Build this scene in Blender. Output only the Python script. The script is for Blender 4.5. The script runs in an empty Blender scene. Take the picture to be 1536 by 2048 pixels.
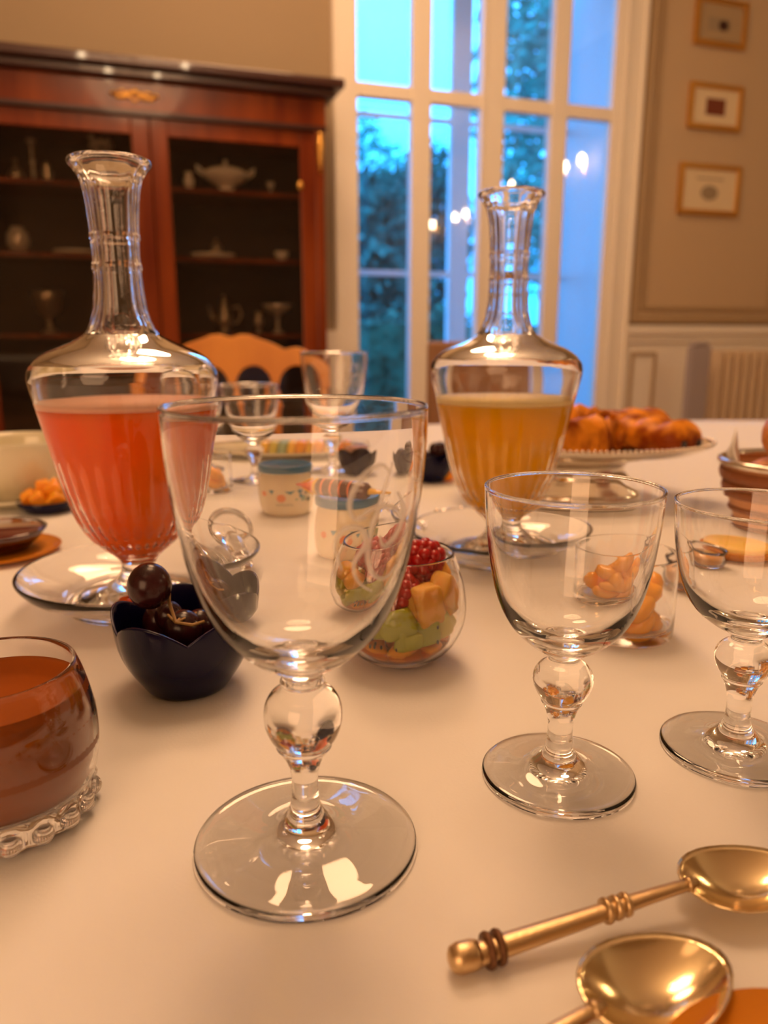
import bpy, bmesh, math, random
from math import sin, cos, tan, atan, pi, radians, sqrt
from mathutils import Vector, Matrix, noise
random.seed(7)
S = bpy.context.scene
C = bpy.context.scene.collection

# ------------------------------------------------------------ camera
YAW, PIT, F = radians(19), radians(13), 1540.0
CAM = Vector((0, 0, 0.93))
DV = Vector((sin(YAW) * cos(PIT), cos(YAW) * cos(PIT), -sin(PIT)))
RV = Vector((cos(YAW), -sin(YAW), 0))
UV = RV.cross(DV)
cd = bpy.data.cameras.new('camera')
cd.sensor_fit = 'VERTICAL'; cd.sensor_height = 24.0; cd.lens = F / 2048 * 24.0
cd.dof.use_dof = True; cd.dof.focus_distance = 0.33; cd.dof.aperture_fstop = cd.lens / 3.4
cd.clip_start = 0.01; cd.clip_end = 200
cam = bpy.data.objects.new('camera', cd); C.objects.link(cam)
cam.matrix_world = Matrix((( RV.x, UV.x, -DV.x, CAM.x), (RV.y, UV.y, -DV.y, CAM.y), (RV.z, UV.z, -DV.z, CAM.z), (0, 0, 0, 1)))
S.camera = cam
S.view_settings.view_transform = 'Standard'
S.view_settings.look = 'None'
S.view_settings.gamma = 1
S.view_settings.use_curve_mapping = False
S.view_settings.exposure = 0.10
S.cycles.max_bounces = 40; S.cycles.transmission_bounces = 40; S.cycles.glossy_bounces = 8
S.cycles.transparent_max_bounces = 24; S.cycles.diffuse_bounces = 12
S.cycles.sample_clamp_indirect = 60.0; S.cycles.blur_glossy = 0.5
S.cycles.use_denoising = True

# ------------------------------------------------------------ world: blue dusk sky
W = bpy.data.worlds.new('dusk_sky'); S.world = W; W.use_nodes = True
nt = W.node_tree; nt.nodes.clear()
wo = nt.nodes.new('ShaderNodeOutputWorld'); bg = nt.nodes.new('ShaderNodeBackground')
tc = nt.nodes.new('ShaderNodeTexCoord'); sp = nt.nodes.new('ShaderNodeSeparateXYZ'); rp = nt.nodes.new('ShaderNodeValToRGB')
nt.links.new(tc.outputs['Generated'], sp.inputs[0]); nt.links.new(sp.outputs['Z'], rp.inputs[0])
rp.color_ramp.elements[0].position = 0.0; rp.color_ramp.elements[0].color = (0.05, 1.2, 3.4, 1)
rp.color_ramp.elements[1].position = 1.0; rp.color_ramp.elements[1].color = (0.30, 2.0, 5.5, 1)
q_ = rp.color_ramp.elements.new(0.36); q_.color = (0.26, 1.9, 5.0, 1)
e = rp.color_ramp.elements.new(0.22); e.color = (0.14, 1.6, 4.3, 1)
nt.links.new(rp.outputs[0], bg.inputs[0]); bg.inputs[1].default_value = 1.5
nt.links.new(bg.outputs[0], wo.inputs[0])

# ------------------------------------------------------------ chandelier light and added fill lights
WARM = (1.0, 0.56, 0.29)
def point_light(name, loc, power, radius, color=WARM):
    l = bpy.data.lights.new(name, 'POINT'); l.energy = power; l.shadow_soft_size = radius; l.color = color
    o = bpy.data.objects.new(name, l); o.location = loc; C.objects.link(o); return o
point_light('chandelier_light', (0.30, 0.95, 2.86), 49, 0.38)
l_ = bpy.data.lights.new('added_rear_fill', 'AREA'); l_.shape = 'RECTANGLE'; l_.size = 1.9; l_.size_y = 2.2; l_.energy = 52; l_.color = WARM  # soft fill added behind the camera to brighten front-facing surfaces, no lamp there
o_ = bpy.data.objects.new('added_rear_fill', l_); o_.location = (-1.95, -2.0, 1.55); C.objects.link(o_)
o_.rotation_euler = (Vector((0.15, 0.5, 0.85)) - o_.location).to_track_quat('-Z', 'Y').to_euler()
def ceiling_fill(loc, power, size):  # unseen disk under the ceiling, added as soft bounce fill
    l = bpy.data.lights.new('added_ceiling_fill', 'AREA'); l.shape = 'DISK'; l.size = size; l.energy = power; l.color = WARM
    o = bpy.data.objects.new('added_ceiling_fill', l); o.location = loc; C.objects.link(o)
ceiling_fill((0.75, 2.7, 3.68), 46, 1.0)
ceiling_fill((-0.9, -0.9, 3.68), 3, 1.2)

# ------------------------------------------------------------ helpers
def ray(x, y): return DV + RV * ((x - 768) / F) - UV * ((y - 1024) / F)
TOP = 0.75
def P(x, y, z=TOP):          # the point of a horizontal plane
    v = ray(x, y); return CAM + v * ((z - CAM.z) / v.z)
def WY(x, y, Yp):            # the point of a plane parallel to the window wall
    v = ray(x, y); return CAM + v * ((Yp - CAM.y) / v.y)

MATS = {}
def mat(name, color=(.8, .8, .8), rough=.5, metal=0, trans=0, ior=1.5, sss=0, sssr=(1, .3, .1), coat=0, emit=None, es=0,
        bump=None, noisecol=None, spec=.5, sheen=0):
    m = bpy.data.materials.new(name); m.use_nodes = True; MATS[name] = m
    t = m.node_tree; b = t.nodes['Principled BSDF']
    def s(k, v):
        if k in b.inputs: b.inputs[k].default_value = v
    s('Base Color', (*color, 1)); s('Roughness', rough); s('Metallic', metal); s('Transmission Weight', trans); s('IOR', ior)
    s('Coat Weight', coat); s('Coat Roughness', .05); s('Specular IOR Level', spec); s('Sheen Weight', sheen)
    if sss: s('Subsurface Weight', sss); s('Subsurface Radius', sssr); s('Subsurface Scale', 0.01)
    if emit: s('Emission Color', (*emit, 1)); s('Emission Strength', es)
    co = None
    if bump or noisecol:
        co = t.nodes.new('ShaderNodeTexCoord')
    if noisecol:   # (scale, colour2, lo, hi, stretch)
        sc, c2, lo, hi, st = noisecol
        mp = t.nodes.new('ShaderNodeMapping'); mp.inputs['Scale'].default_value = st
        t.links.new(co.outputs['Object'], mp.inputs[0])
        n = t.nodes.new('ShaderNodeTexNoise'); n.inputs['Scale'].default_value = sc; n.inputs['Detail'].default_value = 5
        t.links.new(mp.outputs[0], n.inputs['Vector'])
        r = t.nodes.new('ShaderNodeValToRGB'); r.color_ramp.elements[0].position = lo; r.color_ramp.elements[1].position = hi
        r.color_ramp.elements[0].color = (*color, 1); r.color_ramp.elements[1].color = (*c2, 1)
        t.links.new(n.outputs[0], r.inputs[0]); t.links.new(r.outputs[0], b.inputs['Base Color'])
    if bump:       # (scale, strength, distance)
        n = t.nodes.new('ShaderNodeTexNoise'); n.inputs['Scale'].default_value = bump[0]; n.inputs['Detail'].default_value = 4
        t.links.new(co.outputs['Object'], n.inputs['Vector'])
        bp = t.nodes.new('ShaderNodeBump'); bp.inputs['Strength'].default_value = bump[1]; bp.inputs['Distance'].default_value = bump[2]
        t.links.new(n.outputs[0], bp.inputs['Height']); t.links.new(bp.outputs[0], b.inputs['Normal'])
    return m
def thin_glass(name, tint=(1, 1, 1), rough=0.0, strength=1.0):
    m = bpy.data.materials.new(name); m.use_nodes = True; t = m.node_tree; t.nodes.clear()
    o = t.nodes.new('ShaderNodeOutputMaterial'); mx = t.nodes.new('ShaderNodeMixShader')
    tr = t.nodes.new('ShaderNodeBsdfTransparent'); gl = t.nodes.new('ShaderNodeBsdfGlossy'); fr = t.nodes.new('ShaderNodeFresnel')
    tr.inputs[0].default_value = (*tint, 1); gl.inputs['Roughness'].default_value = rough; fr.inputs[0].default_value = 1.5 * strength
    t.links.new(fr.outputs[0], mx.inputs[0]); t.links.new(tr.outputs[0], mx.inputs[1]); t.links.new(gl.outputs[0], mx.inputs[2])
    t.links.new(mx.outputs[0], o.inputs[0]); MATS[name] = m; return m

GLASS = mat('clear_glass', (1, 1, 1), 0.0, trans=1, ior=1.5)
DGLASS = mat('decanter_glass', (1, 1, 1), 0.025, trans=1, ior=1.46)
PANE = thin_glass('window_glass')
CGLASS = thin_glass('cabinet_glass', (.85, .80, .74))
CLOTH = mat('white_linen', (.80, .79, .77), .75, bump=(700, .15, .0006), sheen=.1)
WALLP = mat('beige_paint', (.35, .27, .17), .7, bump=(60, .05, .001))
WALLG = mat('taupe_panel_paint', (.60, .46, .29), .6)
WHITE = mat('cream_white_paint', (.93, .89, .80), .4)
MOULD = mat('moulding_paint', (.46, .34, .20), .5)
OUTW = mat('outer_white_paint', (.92, .92, .95), .4)
MAHOG = mat('mahogany', (.12, .016, .003), .25, coat=.22, spec=.3, noisecol=(9, (.27, .055, .008), .35, .7, (1, 1, .12)))
MDARK = mat('dark_mahogany', (.045, .009, .004), .35, coat=.3)
CABIN = mat('cabinet_inside', (.035, .018, .010), .7)
GILT = mat('gilt_bronze', (.85, .48, .12), .3, metal=1)
BLOND = mat('blond_wood', (.80, .34, .055), .4, coat=.2, noisecol=(8, (.62, .22, .03), .4, .7, (1, 1, .2)))
SILVER = mat('silver', (.86, .80, .70), .16, metal=1)
SPOONM = mat('gilded_silver', (.90, .72, .42), .14, metal=1)
SPOONH = mat('worn_gilded_handle', (.66, .47, .25), .34, metal=1, bump=(900, .3, .0004))
DARKRING = mat('tarnish', (.16, .07, .03), .5, metal=.6)
WOODF = mat('oak_floor', (.30, .16, .07), .4)
CEILM = mat('ceiling_white', (.85, .82, .75), .8)
BLUE = mat('cobalt_glaze', (.004, .003, .028), .18, coat=.1, spec=.22)
BLUERIM = mat('pale_rim_glaze', (.10, .09, .16), .2, coat=.5)
GRAPE = mat('dark_grape_skin', (.016, .003, .003), .22, spec=.35, noisecol=(60, (.05, .010, .012), .35, .75, (1, 1, 1)))
STALK = mat('grape_stalk', (.35, .20, .06), .6)
PINKJ = mat('pink_grapefruit_juice', (1.0, .14, .004), .5, spec=0, noisecol=(30, (1.0, .24, .02), .4, .75, (1, 1, .3)))
ORANJ = mat('orange_juice', (1.0, .52, .006), .5, spec=0)
PINKF = mat('pink_foam', (.95, .55, .38), .6)
ORANF = mat('pale_orange_foam', (.97, .78, .35), .6)
CHOC = mat('milk_chocolate_mousse', (.30, .070, .007), .5, spec=.05, bump=(120, .1, .001))
YOG = mat('yogurt', (.86, .76, .55), .4, sss=.3, sssr=(1, .8, .5), coat=.6)
LIDB = mat('blue_lid', (.004, .14, .30), .3, coat=.3)
INKD = mat('dark_print', (.10, .14, .13), .5)
INKO = mat('orange_print', (.85, .32, .14), .5)
INKB = mat('teal_print', (.06, .27, .38), .5)
INKG = mat('green_print', (.36, .50, .34), .5)
MELON = mat('melon_flesh', (1.0, .46, .06), .3, sss=.5, sssr=(2, 1, .3), bump=(180, .3, .001))
APRI = mat('apricot_flesh', (1.0, .36, .012), .3, sss=.5, sssr=(2, .6, .1), bump=(120, .3, .001))
KIWI = mat('kiwi_flesh', (.40, .42, .012), .25, sss=.3, sssr=(1, 1, .2), noisecol=(90, (.24, .28, .008), .4, .7, (1, 1, 1)))
PEAR = mat('pale_kiwi_flesh', (.68, .60, .16), .3, sss=.4, sssr=(1, 1, .3))
SEED = mat('kiwi_seed', (.01, .008, .006), .3)
RASP = mat('raspberry_flesh', (.42, .003, .003), .28, sss=.2, sssr=(2, .2, .1))
SYRUP = mat('orange_syrup', (.98, .50, .10), .0, trans=.85, ior=1.36)
MAND = mat('mandarin_flesh', (1.0, .43, .002), .25, sss=.12, sssr=(2, .8, .1), bump=(240, .3, .001))
CREAM = mat('cream_ceramic', (.72, .68, .50), .15, coat=.6)
JAM = mat('dark_red_jam', (.10, .006, .006), .12, coat=.8)
AMBER = mat('amber_glazed_ceramic', (.55, .19, .006), .5, spec=.15)
CROIS = mat('croissant_crust', (.80, .30, .02), .4, coat=0, spec=.15, noisecol=(34, (.26, .05, .004), .38, .60, (1, 1, 1)), bump=(150, .4, .0015))
CHOCD = mat('dark_chocolate', (.03, .01, .005), .3)
BASK = mat('dark_wicker', (.26, .085, .025), .5, bump=(160, .6, .003))
BASK2 = mat('light_wicker', (.62, .30, .13), .5, bump=(160, .6, .003))
BREAD = mat('bread_crust', (.70, .27, .06), .5, noisecol=(25, (.35, .11, .02), .4, .7, (1, 1, 1)))
BUTTER = mat('butter', (.95, .62, .13), .35, sss=.3)
HONEY = mat('honey', (.75, .33, .03), .1, coat=.8)
WRAP1 = mat('dark_brown_wrapper', (.10, .028, .016), .3, coat=.6)
WRAP2 = mat('orange_wrapper', (.85, .22, .08), .3, coat=.5)
WRAP3 = mat('yellow_wrapper', (.92, .55, .05), .3, coat=.5)
ENGR = mat('frosted_engraving', (.95, .93, .92), .8)
ENGR.node_tree.nodes['Principled BSDF'].inputs['Alpha'].default_value = .42
ENGR2 = mat('faint_frosted_engraving', (.75, .72, .70), .8)
ENGR2.node_tree.nodes['Principled BSDF'].inputs['Alpha'].default_value = .3
CHINA = mat('white_china', (.88, .84, .74), .2, coat=.5)
OLDS = mat('dull_silver', (.55, .47, .36), .3, metal=.8)
CRYS = mat('cabinet_crystal', (.72, .66, .56), .15, metal=.3)
PAPER = mat('cream_mat_board', (.80, .68, .46), .8)
PRINT = mat('grey_print', (.36, .29, .19), .8)
PRINT2 = mat('red_brown_print', (.20, .05, .02), .8)
RADM = mat('radiator_enamel', (.74, .60, .42), .4)
GREYP = mat('lilac_grey_paint', (.42, .38, .40), .5)
TRUNK = mat('bark', (.03, .03, .03), .9)
LEAF1 = mat('blue_green_leaves', (.02, .13, .09), .8)
LEAF2 = mat('light_teal_leaves', (.03, .32, .24), .8)
HEDGE = mat('hedge_leaves', (.012, .08, .035), .8)
LAWN = mat('lawn', (.02, .05, .05), .9)
BULB = mat('lit_bulb', (1, .8, .5), .5, emit=(1.0, .72, .42), es=120)

def mesh(name, vs, fs, m, parent=None, smooth=True, loc=None):
    me = bpy.data.meshes.new(name); me.from_pydata([tuple(v) for v in vs], [], fs); me.update()
    bm = bmesh.new(); bm.from_mesh(me); bmesh.ops.recalc_face_normals(bm, faces=bm.faces); bm.to_mesh(me); bm.free()
    if smooth:
        for p in me.polygons: p.use_smooth = True
    o = bpy.data.objects.new(name, me); C.objects.link(o)
    if m: me.materials.append(m)
    if parent: o.parent = parent
    if loc is not None: o.location = loc
    return o
def tag(o, label, cat, group=None, kind=None):
    o['label'] = label; o['category'] = cat
    if group: o['group'] = group
    if kind: o['kind'] = kind
    return o
def thing(name, label, cat, loc=(0, 0, 0), rz=0, group=None):
    o = bpy.data.objects.new(name, None); C.objects.link(o); o.location = loc; o.rotation_euler = (0, 0, rz)
    o.empty_display_size = .02
    return tag(o, label, cat, group)
def struct(o, label=None):
    o['kind'] = 'structure'
    if label: o['label'] = label
    return o
def dup(r, label=None, loc=None, rz=None, scale=None, group=None):
    n = r.copy(); C.objects.link(n)
    if loc is not None: n.location = loc
    if rz is not None: n.rotation_euler = (0, 0, rz)
    if scale: n.scale = (scale,) * 3
    if label: n['label'] = label
    if group: n['group'] = group
    for ch in list(r.children):
        c = ch.copy(); C.objects.link(c); c.parent = n
        for g in list(ch.children):
            d = g.copy(); C.objects.link(d); d.parent = c
    return n
class MB:
    def __init__(s): s.v = []; s.f = []
    def add(s, vs, fs):
        b = len(s.v); s.v += [tuple(v) for v in vs]; s.f += [tuple(b + i for i in f) for f in fs]; return s
    def box(s, a, b):
        x0, y0, z0 = a; x1, y1, z1 = b
        return s.add([(x0,y0,z0),(x1,y0,z0),(x1,y1,z0),(x0,y1,z0),(x0,y0,z1),(x1,y0,z1),(x1,y1,z1),(x0,y1,z1)],
                     [(0,3,2,1),(4,5,6,7),(0,1,5,4),(1,2,6,5),(2,3,7,6),(3,0,4,7)])
    def lathe(s, prof, seg=48, mod=None, c=(0, 0, 0), sx=1, sy=1):
        """prof: (r,z) from the axis round to the axis, or closed ring when first r>0"""
        rings = []; b = len(s.v)
        for (r, z) in prof:
            if r < 1e-7:
                rings.append([len(s.v)]); s.v.append((c[0], c[1], c[2] + z))
            else:
                ring = []
                for k in range(seg):
                    a = 2 * pi * k / seg; rr, zz = (r, z) if mod is None else mod(r, z, a)
                    ring.append(len(s.v)); s.v.append((c[0] + rr * cos(a) * sx, c[1] + rr * sin(a) * sy, c[2] + zz))
                rings.append(ring)
        pairs = list(zip(rings, rings[1:]))
        if len(rings[0]) > 1 and len(rings[-1]) > 1: pairs.append((rings[-1], rings[0]))
        for A, B in pairs:
            for k in range(seg):
                k2 = (k + 1) % seg
                if len(A) == 1: s.f.append((A[0], B[k], B[k2]))
                elif len(B) == 1: s.f.append((A[k], A[k2], B[0]))
                else: s.f.append((A[k], A[k2], B[k2], B[k]))
        return s
    def tube(s, pts, rad, seg=8, flat=1.0, up=Vector((0, 0, 1))):
        pts = [Vector(p) for p in pts]; n = len(pts)
        rad = rad if isinstance(rad, (list, tuple)) else [rad] * n
        prev = None; rings = []
        for i, p in enumerate(pts):
            t = (pts[min(i + 1, n - 1)] - pts[max(i - 1, 0)]).normalized()
            a = t.cross(up) if prev is None else prev - t * prev.dot(t)
            if a.length < 1e-6: a = t.cross(Vector((1, 0, 0)))
            a.normalize(); b = t.cross(a); prev = a; ring = []
            for k in range(seg):
                an = 2 * pi * k / seg
                ring.append(len(s.v)); s.v.append(tuple(p + a * cos(an) * rad[i] + b * sin(an) * rad[i] * flat))
            rings.append(ring)
        for A, B in zip(rings, rings[1:]):
            for k in range(seg): s.f.append((A[k], A[(k + 1) % seg], B[(k + 1) % seg], B[k]))
        s.f.append(tuple(reversed(rings[0]))); s.f.append(tuple(rings[-1])); return s
    def sphere(s, c, r, seg=12, rings=8, sc=(1, 1, 1)):
        prof = [(r * sin(pi * i / rings) if 0 < i < rings else 0, -r * cos(pi * i / rings)) for i in range(rings + 1)]
        b = len(s.v); s.lathe(prof, seg)
        for i in range(b, len(s.v)):
            v = s.v[i]; s.v[i] = (c[0] + v[0] * sc[0], c[1] + v[1] * sc[1], c[2] + v[2] * sc[2])
        return s
    def xf(s, M):
        s.v = [tuple(M @ Vector(v)) for v in s.v]; return s
    def build(s, name, m, parent=None, smooth=True, loc=None): return mesh(name, s.v, s.f, m, parent, smooth, loc)
def bevel(o, w, seg=2):
    b = o.modifiers.new('bevel', 'BEVEL'); b.width = w; b.segments = seg; b.limit_method = 'ANGLE'; return o
def mm(prof): return [(r / 1000, z / 1000) for r, z in prof]
def smooth_prof(p, n=3):
    """Catmull-Rom resampling of a profile (mm)"""
    out = []
    for i in range(len(p) - 1):
        p0 = p[max(i - 1, 0)]; p1 = p[i]; p2 = p[i + 1]; p3 = p[min(i + 2, len(p) - 1)]
        for k in range(n):
            t = k / n
            q = [0.5 * (2 * p1[j] + (p2[j] - p0[j]) * t + (2 * p0[j] - 5 * p1[j] + 4 * p2[j] - p3[j]) * t * t + (3 * p1[j] - p0[j] - 3 * p2[j] + p3[j]) * t ** 3) for j in (0, 1)]
            out.append((max(q[0], 0.05) if i + k > 0 else p1[0], q[1]))
    out.append(p[-1]); return out

# ============================================================ THE ROOM
D = 4.2; XL, XR, YB, ZC = -2.6, 4.62, -2.6, 3.7
struct(MB().box((XL, YB, -.1), (XR, D, 0)).build('floor', WOODF, smooth=False))
struct(MB().box((XL - .1, YB - .1, ZC), (XR + .1, D + .1, ZC + .1)).build('ceiling', CEILM, smooth=False))
struct(MB().box((XL - .1, YB, 0), (XL, D, ZC)).build('wall_left', WALLP, smooth=False))
struct(MB().box((XR, YB, 0), (XR + .1, D, ZC)).build('wall_right', WALLP, smooth=False))
struct(MB().box((XL - .1, YB - .1, 0), (XR + .1, YB, ZC)).build('wall_back', WALLP, smooth=False))
WX0, WX1 = 1.285, 2.86       # glazed opening
w = MB(); w.box((XL, D, 0), (WX0 - .05, D + .5, ZC)); w.box((WX1 + .05, D, 0), (XR, D + .5, ZC)); w.box((WX0 - .05, D, 3.05), (WX1 + .05, D + .5, ZC))
struct(w.build('wall_front', WALLP, smooth=False))
# window surround (painted casing)
cs = MB(); cs.box((1.16, D - .035, 0), (WX0 + .005, D - .001, 3.15)); cs.box((WX1 - .005, D - .035, 0), (WX1 + .17, D - .001, 3.15)); cs.box((1.16, D - .035, 3.05), (WX1 + .17, D - .001, 3.2))
bevel(struct(cs.build('trim_1', WHITE, smooth=False)), .004)
g = MB(); g.box((WX1 + .035, D - .05, 0), (WX1 + .055, D - .034, 3.1)); g.box((WX1 + .15, D - .055, 0), (WX1 + .17, D - .034, 3.1)); g.box((1.16, D - .05, 0), (1.18, D - .034, 3.1))
bevel(struct(g.build('trim_2', WHITE, smooth=False)), .004)
struct(MB().box((1.10, D - .06, 0), (1.16, D - .001, .95)).build('trim_3', WHITE, smooth=False))
# inner window, french casement: parts frame, sash, rail, pane
win = bpy.data.objects.new('window_1', None); C.objects.link(win); win['kind'] = 'structure'; win.location = (0, D, 0)
def X_at(px, py, Yp=D): return WY(px, py, Yp).x
cols = [(X_at(711, 330), X_at(820, 330)), (X_at(858, 330), X_at(955, 330)), (X_at(1001, 330), X_at(1094, 330)), (X_at(1126, 330), X_at(1212, 330))]
edges = [WX0 - .02, *[c for p in cols for c in p], WX1 + .02]
for i in range(0, len(edges), 2):
    bevel(MB().box((edges[i], -.03, 0), (edges[i + 1], .04, 3.06)).build('stile', WHITE, win, smooth=False), .006)
rails = [(2.13, 2.215), (0, .30)]
rails = [(2.135, 2.205), (.0, .12), (2.98, 3.06)]
for a, b in cols:
    for z0, z1 in rails:
        bevel(MB().box((a, -.025, z0), (b, .035, z1)).build('rail', WHITE, win, smooth=False), .005)
    for z0, z1 in ((.12, 2.135), (2.205, 2.98)):
        MB().box((a, .002, z0), (b, .006, z1)).build('pane', PANE, win, smooth=False)
bevel(MB().box((edges[4] - .0, -.045, 0), (edges[4] + .02, -.03, 3.04)).build('meeting_strip', WHITE, win, smooth=False), .004)
# deep outer reveal and outer window
rv = MB(); rv.box((WX1 + .03, D + .04, -.1), (WX1 + .12, D + .62, 3.06)); rv.box((WX0 - .12, D + .04, -.1), (WX0 - .03, D + .62, 3.06)); rv.box((WX0 - .1, D + .04, -.1), (WX1 + .1, D + .62, 0)); 
struct(rv.build('trim_4', OUTW, smooth=False))
ow = bpy.data.objects.new('window_2', None); C.objects.link(ow); ow['kind'] = 'structure'; YO = D + .56; ow.location = (0, YO, 0)
xm0, xm1 = X_at(897, 450, YO), X_at(934, 450, YO)
bevel(MB().box((xm0, -.03, 0), (xm1, .03, 3.06)).build('stile', OUTW, ow, smooth=False), .006)
for zc in (WY(770, 232, YO).z, WY(770, 546, YO).z):
    for a, b in ((WX0 - .03, xm0), (xm1, WX1 + .03)):
        MB().box((a, -.012, zc - .016), (b, .012, zc + .016)).build('rail', OUTW, ow, smooth=False)
for a, b in ((WX0 - .03, xm0), (xm1, WX1 + .03)):
    MB().box((a, -.002, 0.02), (b, .002, 3.04)).build('pane', PANE, ow, smooth=False)
# right hand wall panel with mouldings, chair rail, dado
px0, px1, pz0, pz1 = 3.13, 4.16, 1.07, 3.1
struct(MB().box((WX1 + .17, D - .012, 1.0), (XR, D - .001, 3.2)).build('wall_panel', WALLG, smooth=False))
def ring(x0, x1, z0, z1, w_, d, name, m, yb=D - .012):
    mb = MB(); mb.box((x0, yb - d, z0), (x0 + w_, yb, z1)); mb.box((x1 - w_, yb - d, z0), (x1, yb, z1))
    mb.box((x0 + w_, yb - d, z0), (x1 - w_, yb, z0 + w_)); mb.box((x0 + w_, yb - d, z1 - w_), (x1 - w_, yb, z1))
    return bevel(struct(mb.build(name, m, smooth=False)), .006)
ring(px0 - .07, px1 + .07, pz0 - .07, pz1, .05, .03, 'trim_5', MOULD)
ring(px0 + .01, px1 - .01, pz0 + .01, pz1, .025, .018, 'trim_6', MOULD)
bevel(struct(MB().box((WX1 + .17, D - .05, .925), (XR, D - .001, .985)).build('trim_7', WHITE, smooth=False)), .01)
bevel(struct(MB().box((WX1 + .17, D - .03, .875), (XR, D - .001, .925)).build('trim_8', WHITE, smooth=False)), .01)
struct(MB().box((WX1 + .17, D - .012, .12), (XR, D - .001, .875)).build('trim_9', WHITE, smooth=False))
ring(3.09, 3.28, .2, .82, .02, .015, 'trim_10', MOULD)
struct(MB().box((XL, D - .02, 0), (-.8, D - .001, .12)).build('baseboard_front', WHITE, smooth=False))

# ============================================================ OUTSIDE
struct(MB().box((-14, D + .6, -.45), (30, 40, -.4)).build('lawn_ground', LAWN, smooth=False))
def leaf_cloud(n, cx, cy, cz, rx, ry, rz, size):
    mb = MB()
    for _ in range(n):
        while True:
            a, b, c = (random.uniform(-1, 1) for _ in range(3))
            if a * a + b * b + c * c < 1: break
        k = 0.6 + 0.6 * noise.noise(Vector((a * 2.2, b * 2.2, c * 2.2)) + Vector((cx, cy, cz)))
        if random.random() > k + .35: continue
        p = Vector((cx + a * rx, cy + b * ry, cz + c * rz)); q = Matrix.Rotation(random.uniform(0, 6.28), 3, Vector((random.random(), random.random(), random.random() + .1)).normalized())
        s = size * random.uniform(.6, 1.3)
        vs = [p + q @ Vector(v) for v in ((-s, 0, 0), (0, -s * .45, s * .1), (s, 0, 0), (0, s * .45, s * .1))]
        mb.add(vs, [(0, 1, 2, 3)])
    return mb
def tree(label, x, y, h, crown, m, n):
    t = thing('garden_tree', label, 'tree', (x, y, -.4), 0, 'garden trees beyond the window')
    MB().tube([(0, 0, 0), (.1, 0, h * .35), (-.05, .1, h * .8)], [.16, .12, .04], 8).build('trunk', TRUNK, t)
    br = MB()
    for k in range(9):
        a = k * 2.4; z = h * (.35 + .05 * k)
        br.tube([(0, 0, z), (cos(a) * crown * .5, sin(a) * crown * .5, z + .6), (cos(a) * crown * .8, sin(a) * crown * .8, z + 1.3)], [.05, .03, .012], 5)
    br.build('branches', TRUNK, t)
    leaf_cloud(n, 0, 0, h * .66, crown, crown, h * .42, .13).build('foliage', m, t, smooth=False)
tree('small dark tree seen through the leftmost window column', 4.15, 12.6, 3.6, 1.0, LEAF1, 4200)
tree('tall pale tree filling the third window column up to the top', 7.3, 12.2, 8.0, 1.5, LEAF2, 6500)
tree('blue tree behind the white mullion of the second window column', 6.4, 15.8, 4.8, 1.0, LEAF1, 3500)
tree('broad far tree rising behind the small dark one', 5.2, 19.4, 6.2, 2.3, LEAF2, 6000)
hd = MB()
for k in range(7000):
    x = random.uniform(2, 10.5); z = random.uniform(-.4, 1.15 + .15 * sin(x * 2)); y = 9.4 + random.uniform(-.3, .3)
    s = .06; a = random.uniform(0, 3.1)
    hd.add([(x - s * cos(a), y, z - s * sin(a)), (x, y - s, z), (x + s * cos(a), y, z + s * sin(a)), (x, y + s, z + .03)], [(0, 1, 2, 3)])
hd.box((2, 9.2, -.4), (10.5, 9.6, 1.05))
tag(hd.build('hedge', HEDGE, smooth=False), 'dark clipped hedge across the garden behind the lower window panes', 'hedge')

# ============================================================ CABINET (glazed bookcase)
FY = 3.78                                   # front plane
cx0, cx1 = -.60, 1.0
cab = thing('display_cabinet', 'tall mahogany display cabinet with two glazed doors and gilt mounts', 'cabinet', ((cx0 + cx1) / 2, FY, 0))
H0 = (cx1 - cx0) / 2; c0 = (cx0 + cx1) / 2; DP = D - FY - .01
b = MB(); b.box((-H0, .02, .05), (-H0 + .03, DP, 1.86)); b.box((H0 - .03, .02, .05), (H0, DP, 1.86)); b.box((-H0, DP - .015, .05), (H0, DP, 1.86)); b.box((-H0, .02, .05), (H0, DP, .1)); b.box((-H0, .02, 1.80), (H0, DP, 1.95))
b.build('carcass', MAHOG, cab, smooth=False)
MB().box((-H0 + .03, DP - .02, .1), (H0 - .03, DP - .016, 1.8)).build('back_panel', CABIN, cab, smooth=False)
bevel(MB().box((-H0 - .01, -.02, 1.865), (H0 + .01, .03, 1.985)).build('frieze', MAHOG, cab, smooth=False), .004)
cor = MB(); cor.box((-H0 - .05, -.06, 1.985), (H0 + .05, DP, 2.02)); cor.box((-H0 - .085, -.09, 2.02), (H0 + .085, DP, 2.06))
bevel(cor.build('cornice', MDARK, cab, smooth=False), .008)
MB().box((-H0 - .012, -.026, 1.85), (H0 + .012, .02, 1.867)).build('frieze_bead', MDARK, cab, smooth=False)
MB().box((-H0 - .02, 0, 0), (H0 + .02, DP, .06)).build('plinth', MDARK, cab, smooth=False)
sh_z = [WY(460, 388, 3.95).z, WY(460, 520, 3.95).z, WY(460, 667, 3.95).z, .45]
for z in sh_z: bevel(MB().box((-H0 + .032, .06, z - .022), (H0 - .032, DP - .022, z)).build('shelf', MAHOG, cab, smooth=False), .003)
mid = X_at(312, 480, FY) - c0
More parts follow.
